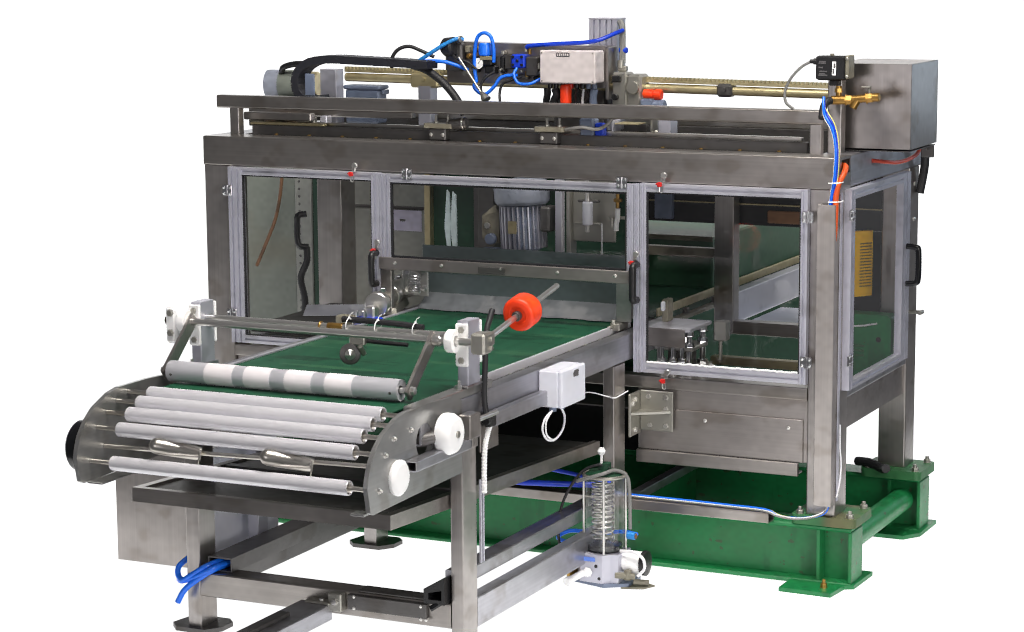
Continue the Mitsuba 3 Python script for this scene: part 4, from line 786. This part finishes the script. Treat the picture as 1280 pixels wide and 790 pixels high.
# ---------------------------------------------------------------- inside and behind the enclosure
k = thing('belt_curtain', 'dark grey curtain wall across the belt behind the riveted bar', 'curtain')
add(k+'__curtain', B(.69, 1.43, .170, .176, .745, .90, .001), 'curtain')
def strip(x0, x1):
    v, f = [], []; xs = np.linspace(x0, x1, 40)
    for x in xs:
        w = .006*math.sin(x*37)+.004*math.sin(x*91); v += [(x, .105+w, .7075), (x, .140+w, .728), (x, .169, .752)]
    for i in range(39):
        for j in (0, 1): a = 3*i+j; f += [(a, a+3, a+4), (a, a+4, a+1)]
    return trimesh.Trimesh(v, f, process=False)
add(k+'__skirt', strip(.70, 1.41), 'curtain_light', True)
for x in np.linspace(.76, 1.38, 7): add(k+'__bolt', screw((x, .170, .842), (0, -1, 0), .006), 'zinc')
add(k+'__side_plate', B(1.412, 1.46, .02, .026, .724, .845, .001), 'plate_metal')
add(k+'__side_plate', B(1.431, 1.436, .028, .168, .724, .845, .001), 'plate_metal')
k = thing('belt_clamp', 'angled zinc pneumatic clamp with bolts at the left rear edge of the belt', 'clamp')
add(k+'__barrel', J(C((.657, -.06, .744), (.602, .22, .758), .029, 24)), 'zinc')
for q, (p, e) in enumerate((((.665, -.09, .744), .038), ((.635, .05, .750), .034), ((.606, .20, .758), .038))):
    add(k+'__collar', C(np.array(p)+[0, 0, 0], np.array(p)+[-.006, .031, .0015], e, 24), 'chrome')
add(k+'__body', trimesh.convex.convex_hull(np.array([(.618, -.03, .705), (.70, -.02, .705), (.625, .20, .705), (.575, .20, .705), (.622, -.02, .726), (.69, -.01, .724), (.62, .19, .728), (.58, .19, .728)])), 'zinc', False)
for p in ((.672, -.06, .784), (.640, .03, .786), (.618, .14, .792), (.655, .01, .782)): add(k+'__bolt', J(bolt(p, (.1, 0, 1), .010, .010), C(np.array(p)-[0, 0, .02], p, .006, 10)), 'mirror_chrome')
add(k+'__rod_end', J(C((.665, -.11, .730), (.66, -.06, .735), .010, 14), B(.65, .684, -.140, -.105, .708, .746, .005), B(.648, .656, -.155, -.13, .706, .735, .003)), 'chrome')
add(k+'__pad', B(.630, .70, -.185, -.11, .7005, .712, .003), 'blue_dark')
for p in ((.625, -.14, .712), (.642, -.17, .712), (.668, -.165, .712)): add(k+'__fitting', C(p, np.array(p)+[0, 0, .022], .005, 10), 'mirror_chrome')
add(k+'__frame', J(B(.56, .62, -.16, -.12, .69, .715, .004), B(.57, .60, -.20, -.10, .66, .69, .003)), 'tan')
add(k+'__back_plate', J(B(.645, .735, .118, .124, .745, .845, .002), B(.645, .651, .05, .1178, .745, .80, .002)), 'plate_metal')
for p in ((.665, .82), (.715, .825), (.69, .79), (.665, .765), (.72, .77)): add(k+'__plate_bolt', bolt((p[0], .118, p[1]), (0, -1, 0), .009, .008), 'mirror_chrome')
add(k+'__coil', cable([(.700+.017*math.cos(t), .095+.017*math.sin(t), .76+.055*t/38) for t in np.linspace(0, 38, 90)], .0028, 6, 1), 'mirror_chrome')
k = thing('acrylic_guard', 'clear acrylic guard sheet standing behind the middle panel', 'guard')
vv = [(1.10, .32, .80), (1.24, .32, .80), (1.24, .32, .975), (1.10, .32, .975)]
add(k+'__sheet', trimesh.Trimesh(vv, [(0, 1, 2), (0, 2, 3)], process=False), 'glass', False)
for x in (1.10, 1.236): add(k+'__edge', B(x, x+.004, .315, .319, .80, .975, .001), 'white_cable')
k = thing('inner_deck', 'dark steel deck plate inside the enclosure below the motor', 'deck')
add(k+'__plate', B(.70, 1.24, .205, .70, .79, .798, .001), 'dark_steel')
add(k+'__added_pan', B(.10, 2.01, .065, .695, .455, .460, .001), 'dark_steel')  # added dark sheet hiding the white floor below the deck
add(k+'__pan_beam', tubec('x', 1.49, 2.005, .60, .64, .505, .532, .003), 'rackgold')
k = thing('finned_motor', 'blue-grey finned electric motor standing upright behind the middle glass panel', 'motor')
MX, MY = .925, .42
tl = np.array([-.045, 0, 1.0]); tl /= np.linalg.norm(tl)
mp = lambda z: np.array([MX, MY, .87])+tl*(z-.87)
add(k+'__fan_cowl', lathe([(.080, 0), (.088, .01), (.090, .055), (.080, .075), (.03, .082), (1e-5, .082)], mp(1.012), tl, 40), 'motor_paint', 40)
add(k+'__body', lathe([(1e-5, 0), (.058, 0), (.062, .006), (.062, .14), (1e-5, .14)], mp(.868), tl, 40), 'bluegrey', 40)
_, fa, fb_ = frame(tl)
for i in range(28):
    q = 2*math.pi*i/28; d = math.cos(q)*fa+math.sin(q)*fb_; t2 = np.cross(tl, d)*.0022
    if d[1] < .35:
        p0, p1 = mp(.874), mp(1.008)
        pts = np.array([p+d*r+s*t2 for p in (p0, p1) for r in (.060, .0755) for s in (-1, 1)])
        add(k+'__fin', trimesh.convex.convex_hull(pts), 'alu', False)
add(k+'__flange', lathe([(1e-5, 0), (.034, 0), (.034, .035), (.05, .04), (1e-5, .04)], mp(.825), tl, 32), 'motor_paint', 40)
add(k+'__nameplate', B(.905, .935, .3395, .3415, .925, .965, .0005), 'rackgold')
add(k+'__terminal_box', B(.995, 1.03, .38, .45, .93, 1.01, .006), 'dark_steel')
k = thing('worm_gearbox', 'tan cast gearbox with chrome plug beside the upright motor', 'gearbox')
add(k+'__case', trimesh.convex.convex_hull(np.array([(.785, y, z) for y in (.40, .46) for z in (.90, .97)]+[(.845, y, z) for y in (.40, .46) for z in (.885, .985)]+[(.825, y, 1.005) for y in (.41, .45)]+[(.80, y, .87) for y in (.41, .45)])), 'tan', False)
add(k+'__plug', C((.805, .40, .94), (.805, .392, .94), .010, 16), 'chrome')
add(k+'__valve', J(C((.825, .39, .90), (.825, .37, .90), .018, 16), B(.80, .87, .36, .40, .85, .872, .004)), 'bluegrey')
for (x, z, m) in ((.79, .832, 'blue'), (.815, .838, 'yellow'), (.84, .835, 'blue_dark'), (.86, .845, 'red'), (.83, .86, 'brass'), (.885, .838, 'zinc')): add(k+'__fitting', C((x, .36, z-.012), (x, .36, z+.008), .009, 12), m)
k = thing('air_cylinder', 'slim bright air cylinder hanging behind the right part of the middle panel', 'cylinder')
add(k+'__rod', C((1.171, .36, 1.036), (1.171, .36, 1.145), .009, 16), 'chrome'); add(k+'__barrel', C((1.171, .36, .963), (1.171, .36, 1.035), .0165, 20), 'box_white'); add(k+'__tip', C((1.171, .36, .94), (1.171, .36, .9625), .007, 14), 'chrome')
add(k+'__flange', B(1.135, 1.205, .365, .385, 1.032, 1.040, .002), 'dark_steel'); add(k+'__flange', B(1.12, 1.21, .365, .385, .962, .969, .002), 'zinc')
k = thing('small_valve', 'small brass valve with a white tube behind the glass left of the right mullion', 'valve')
add(k+'__body', J(C((1.277, .35, 1.02), (1.277, .35, 1.07), .006, 12), B(1.265, 1.29, .342, .358, 1.04, 1.05, .002)), 'brass'); add(k+'__tube', cable([(1.277, .35, 1.02), (1.276, .35, .99), (1.272, .35, .97), (1.272, .35, .95)], .008, 10), 'white_plastic')
add(k+'__holder', J(B(1.24, 1.30, .36, .366, .985, .995, .001), C((1.255, .355, .96), (1.255, .355, .99), .006, 12)), 'zinc')
k = thing('guide_post', 'square alloy guide post standing inside the enclosure right of the motor', 'post')
scene[k] = mikit.ply(tubec('z', .80, 1.16, 1.045, 1.069, .39, .415, .003), 'alu_z', smooth=30)
k = thing('inner_bracket', 'dark steel carriage plate hanging behind the air cylinder', 'plate')
scene[k] = mikit.ply(J(B(1.085, 1.23, .44, .45, .90, 1.15, .002), B(1.07, 1.085, .42, .47, .82, 1.15, .002)), 'zinc', smooth=30)
k = thing('hanging_cloth', 'pale cloth strips hanging at the back behind the middle panel', 'cloth')
for (a, b, z0, z1) in ((.553, .568, .83, 1.025), (.574, .592, .83, 1.02)):
    pts = [(x, .60+.004*math.sin(i), z) for i, (x, z) in enumerate(((a+.004, z1), (b-.002, z1-.01), (b, .95), (b, z0), (a+.003, z0+.005), (a-.006, .90)))]
    add(k+'__strip', ext(Polygon([(p[0], p[2]) for p in pts]), 'y', .598, .604), 'cloth', False)
k = thing('dark_backing', 'added dark panels standing in for the unlit hall, with rails and strips seen through the glass', 'wall')  # added backing: hides the glowing sweep, its black stands for the unlit hall
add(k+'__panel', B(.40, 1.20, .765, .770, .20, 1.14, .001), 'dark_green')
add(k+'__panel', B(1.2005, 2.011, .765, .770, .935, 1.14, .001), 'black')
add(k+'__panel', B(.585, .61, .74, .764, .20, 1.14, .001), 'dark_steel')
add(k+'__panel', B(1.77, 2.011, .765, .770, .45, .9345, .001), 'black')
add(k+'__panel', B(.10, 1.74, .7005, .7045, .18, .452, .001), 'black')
add(k+'__stripe', B(1.21, 2.01, .758, .7645, 1.0, 1.005, .001), 'rackgold')
add(k+'__rust_patch', B(1.62, 1.75, .755, .7645, .945, .985, .003), 'rust'); add(k+'__hood', B(1.24, 1.30, .74, .764, .945, 1.13, .002), 'bluegrey')
add(k+'__strip', tubec('z', .20, 1.14, .40, .422, .735, .7645, .002), 'rackgold')
add(k+'__lower_rail', tubec('x', 1.2005, 1.461, .735, .765, .826, .857, .003), 'tan')
k = thing('pale_cabinet', 'pale grey cabinet behind the enclosure with a paper taped to its drawer', 'cabinet')
add(k+'__drawer', B(.05, .345, .86, .88, .930, 1.15, .003), 'pale_cabinet'); add(k+'__drawer', B(.05, .365, .86, .88, .20, .918, .003), 'pale_cabinet')
add(k+'__carcass', B(.045, .375, .8805, 1.05, .0, 1.155, .003), 'dark_steel')
add(k+'__paper', B(.215, .325, .8575, .8595, .845, .917, .0003), 'paper'); add(k+'__paper_mark', B(.24, .262, .8568, .8572, .878, .886, 0), 'print_dark')
k = thing('wall_cabinet', 'grey-green cabinet side with a perforated pale strip behind the left door', 'cabinet')
add(k+'__panel', B(-.40, -.175, .85, .87, .0, 1.13, .003), 'greygreen'); add(k+'__strip', B(-.1745, -.105, .845, .87, .0, 1.13, .003), 'pale_cabinet')
for z in np.arange(.34, 1.1, .0265): add(k+'__hole', C((-.155, .8449, z), (-.155, .8435, z), .0048, 10), 'print_dark')
add(k+'__edge', B(-.1045, -.07, .85, .87, .0, 1.13, .003), 'dark_green')
k = thing('red_hose', 'dull red hose hanging in front of the grey-green cabinet', 'hose'); scene[k] = mikit.ply(cable([(-.195, .80, 1.13), (-.20, .80, 1.0), (-.225, .80, .88), (-.27, .80, .78), (-.31, .80, .70)], .006, 10), 'rust', smooth=40)
k = thing('rear_handle', 'black handle on the rear left edge seen through the left door', 'handle'); scene[k] = mikit.ply(cable([(-.055, .72, .905), (-.075, .70, .90), (-.08, .70, .87), (-.08, .70, .82), (-.07, .70, .795), (-.05, .72, .79)], .011, 10), 'black', smooth=40)
k = thing('cable_bundle', 'dark cable bundle running down the rear left post', 'cable'); scene[k] = mikit.ply(cable([(-.055, .72, .79), (-.05, .71, .74), (-.075, .71, .68), (-.06, .71, .60), (-.07, .71, .50)], .012, 10), 'rubber', smooth=40)
k = thing('loose_sheet', 'sheet of white paper lying inside the left door', 'paper'); scene[k] = mikit.ply(B(.13, .33, .30, .50, .620, .622, 0), 'box_white', smooth=False); scene[k]['to_world'] = T().translate([.2, .4, .62]).rotate([0, 0, 1], 25).rotate([1, 0, 0], 6).translate([-.2, -.4, -.62])
add(EN+'__cross_member', tubec('x', .0985, .62, .10, .62, .596, .617, .004), 'dark_steel')
k = thing('exit_conveyor', 'grey exit conveyor running away to the rear behind the right glass door', 'conveyor')
add(k+'__side_beam', tubec('y', .80, 1.85, 1.44, 1.485, .60, .700, .004), 'alu'); add(k+'__guide', B(1.405, 1.412, .35, 1.85, .69, .715, .001), 'rackgold'); add(k+'__belt', B(.70, 1.404, .345, 1.85, .66, .704, .002), 'dark_green')
add(k+'__channel', B(1.4125, 1.4395, .35, 1.85, .66, .672, .001), 'tan')
for y in (.55, .8, 1.05, 1.3, 1.55): add(k+'__clip', B(1.415, 1.43, y, y+.02, .672, .69, .002), 'dark_steel')
k = thing('sheet_offcut', 'pale sheet metal plate lying low behind the right glass door', 'plate'); scene[k] = mikit.ply(B(1.50, 1.76, .85, 1.25, .592, .597, .001), 'box_white', smooth=False)
k = thing('green_casing', 'green machine casing at the far end of the exit conveyor', 'machine casing')
add(k+'__lower', B(.45, 1.36, 1.90, 2.1, .0, .665, .008), 'dark_green'); add(k+'__upper', B(.45, 1.345, 1.92, 2.1, .668, .765, .008), 'dark_green'); add(k+'__lid', B(.44, 1.36, 1.91, 2.12, .7655, .775, .003), 'dark_green')
add(k+'__hood', B(.72, 1.395, .86, 1.89, .7065, .875, .006), 'casing_green'); add(k+'__hood_lip', B(.71, 1.398, .852, .8595, .862, .879, .002), 'tan')
add(k+'__blocking_board', B(.3, 1.36, 2.12, 2.14, .0, 1.04, .003), 'black')  # added board keeping the white sweep out of the belt reflection
k = thing('levelling_fixture', 'levelling fixture of two steel plates with threaded posts inside the right glass door', 'fixture')
add(k+'__top_plate', B(1.4795, 1.615, .10, .28, .690, .702, .002), 'alu'); add(k+'__front_plate', B(1.4795, 1.60, .094, .0995, .645, .700, .001), 'sheet_x'); add(k+'__base_plate', B(1.478, 1.62, .10, .28, .5765, .5745, .001), 'zinc'); add(k+'__middle_plate', B(1.49, 1.61, .13, .265, .628, .641, .003), 'chrome')
for x in (1.50, 1.545, 1.595):
    for y in (.145, .255): add(k+'__post', J(C((x, y, .57), (x, y, .69), .0085, 14), bolt((x, y, .5755), (0, 0, 1), .016, .012), bolt((x, y, .6415), (0, 0, 1), .015, .012), bolt((x, y, .674), (0, 0, 1), .014, .012)), 'mirror_chrome')
add(k+'__block', B(1.518, 1.585, .165, .235, .5755, .6255, .004), 'dark_steel'); add(k+'__wedge', ext([(1.48, .552), (1.63, .552), (1.63, .558), (1.60, .5755), (1.50, .5755), (1.48, .56)], 'y', .12, .29), 'zinc', False)
for x in (1.52, 1.555, 1.585): add(k+'__jack_screw', J(C((x, .115, .575), (x, .115, .66), .006, 12), bolt((x, .115, .60), (0, 0, 1), .012, .010)), 'mirror_chrome')
add(k+'__side_arm', J(B(1.62, 1.66, .28, .32, .64, .70, .003), C((1.64, .29, .58), (1.64, .29, .64), .006, 12)), 'zinc')
k = thing('white_clip', 'small white plastic clip behind the left edge of the right glass door', 'clip'); scene[k] = mikit.ply(B(1.4905, 1.501, .175, .19, .738, .766, .002), 'box_white', smooth=30)
add(EN+'__inner_upright', B(1.487, 1.506, .195, .24, .703, .77, .002), 'tan')
k = thing('yellow_cover', 'yellow vented cover seen through the right side door', 'cover')
yp = np.array([[1.935, .63], [1.985, .70]]); yd = (yp[1]-yp[0]); yl = np.linalg.norm(yd); yd /= yl; yn = np.array([yd[1], -yd[0]])
def yb(s0, s1, n0, n1, z0, z1): 
    P = [yp[0]+yd*s+yn*n for s, n in ((s0, n0), (s1, n0), (s1, n1), (s0, n1))]
    return ext(Polygon(P), 'z', z0, z1)
add(k+'__panel', yb(0, yl, -.02, 0, .742, .945), 'yellow', False)
for z in np.arange(.772, .905, .0095): add(k+'__slot', yb(yl*.42, yl*.95, .0004, .0014, z, z+.0036), 'brass', False)
k = thing('green_guard', 'green rounded guard low behind the glass of the right side door', 'guard')
add(k+'__body', ext(rnd(1.86, .44, 2.0845, .70, .02), 'y', .58, .65), 'green', False)
add(k+'__rim', cable([(1.86+.0, .577, .672), (1.92, .577, .664), (1.98, .577, .664), (2.04, .577, .675)], .003, 8), 'white_cable')
for (x, z) in ((1.935, .62), (2.045, .625)): add(k+'__hole', C((x, .5795, z), (x, .5775, z), .008, 14), 'black')
for z in (.60, .585, .57): add(k+'__rib', B(1.90, 2.0, .575, .5797, z, z+.006, .001), 'green_dusty')
k = thing('base_pan', 'added steel pan covering the glowing floor inside the green base', 'pan')
add(k+'__pan', B(.03, 2.05, .1015, .6885, .016, .022, .001), 'dark_steel')  # added pan: hides the glowing floor and keeps its light out
add(k+'__plate', B(1.72, 2.045, .16, .688, .0225, .027, .001), 'green')
add(k+'__hose', cable([(1.95, .69, .215), (2.0, .66, .22), (2.05, .63, .212), (2.07, .60, .22)], .014, 10), 'rubber')
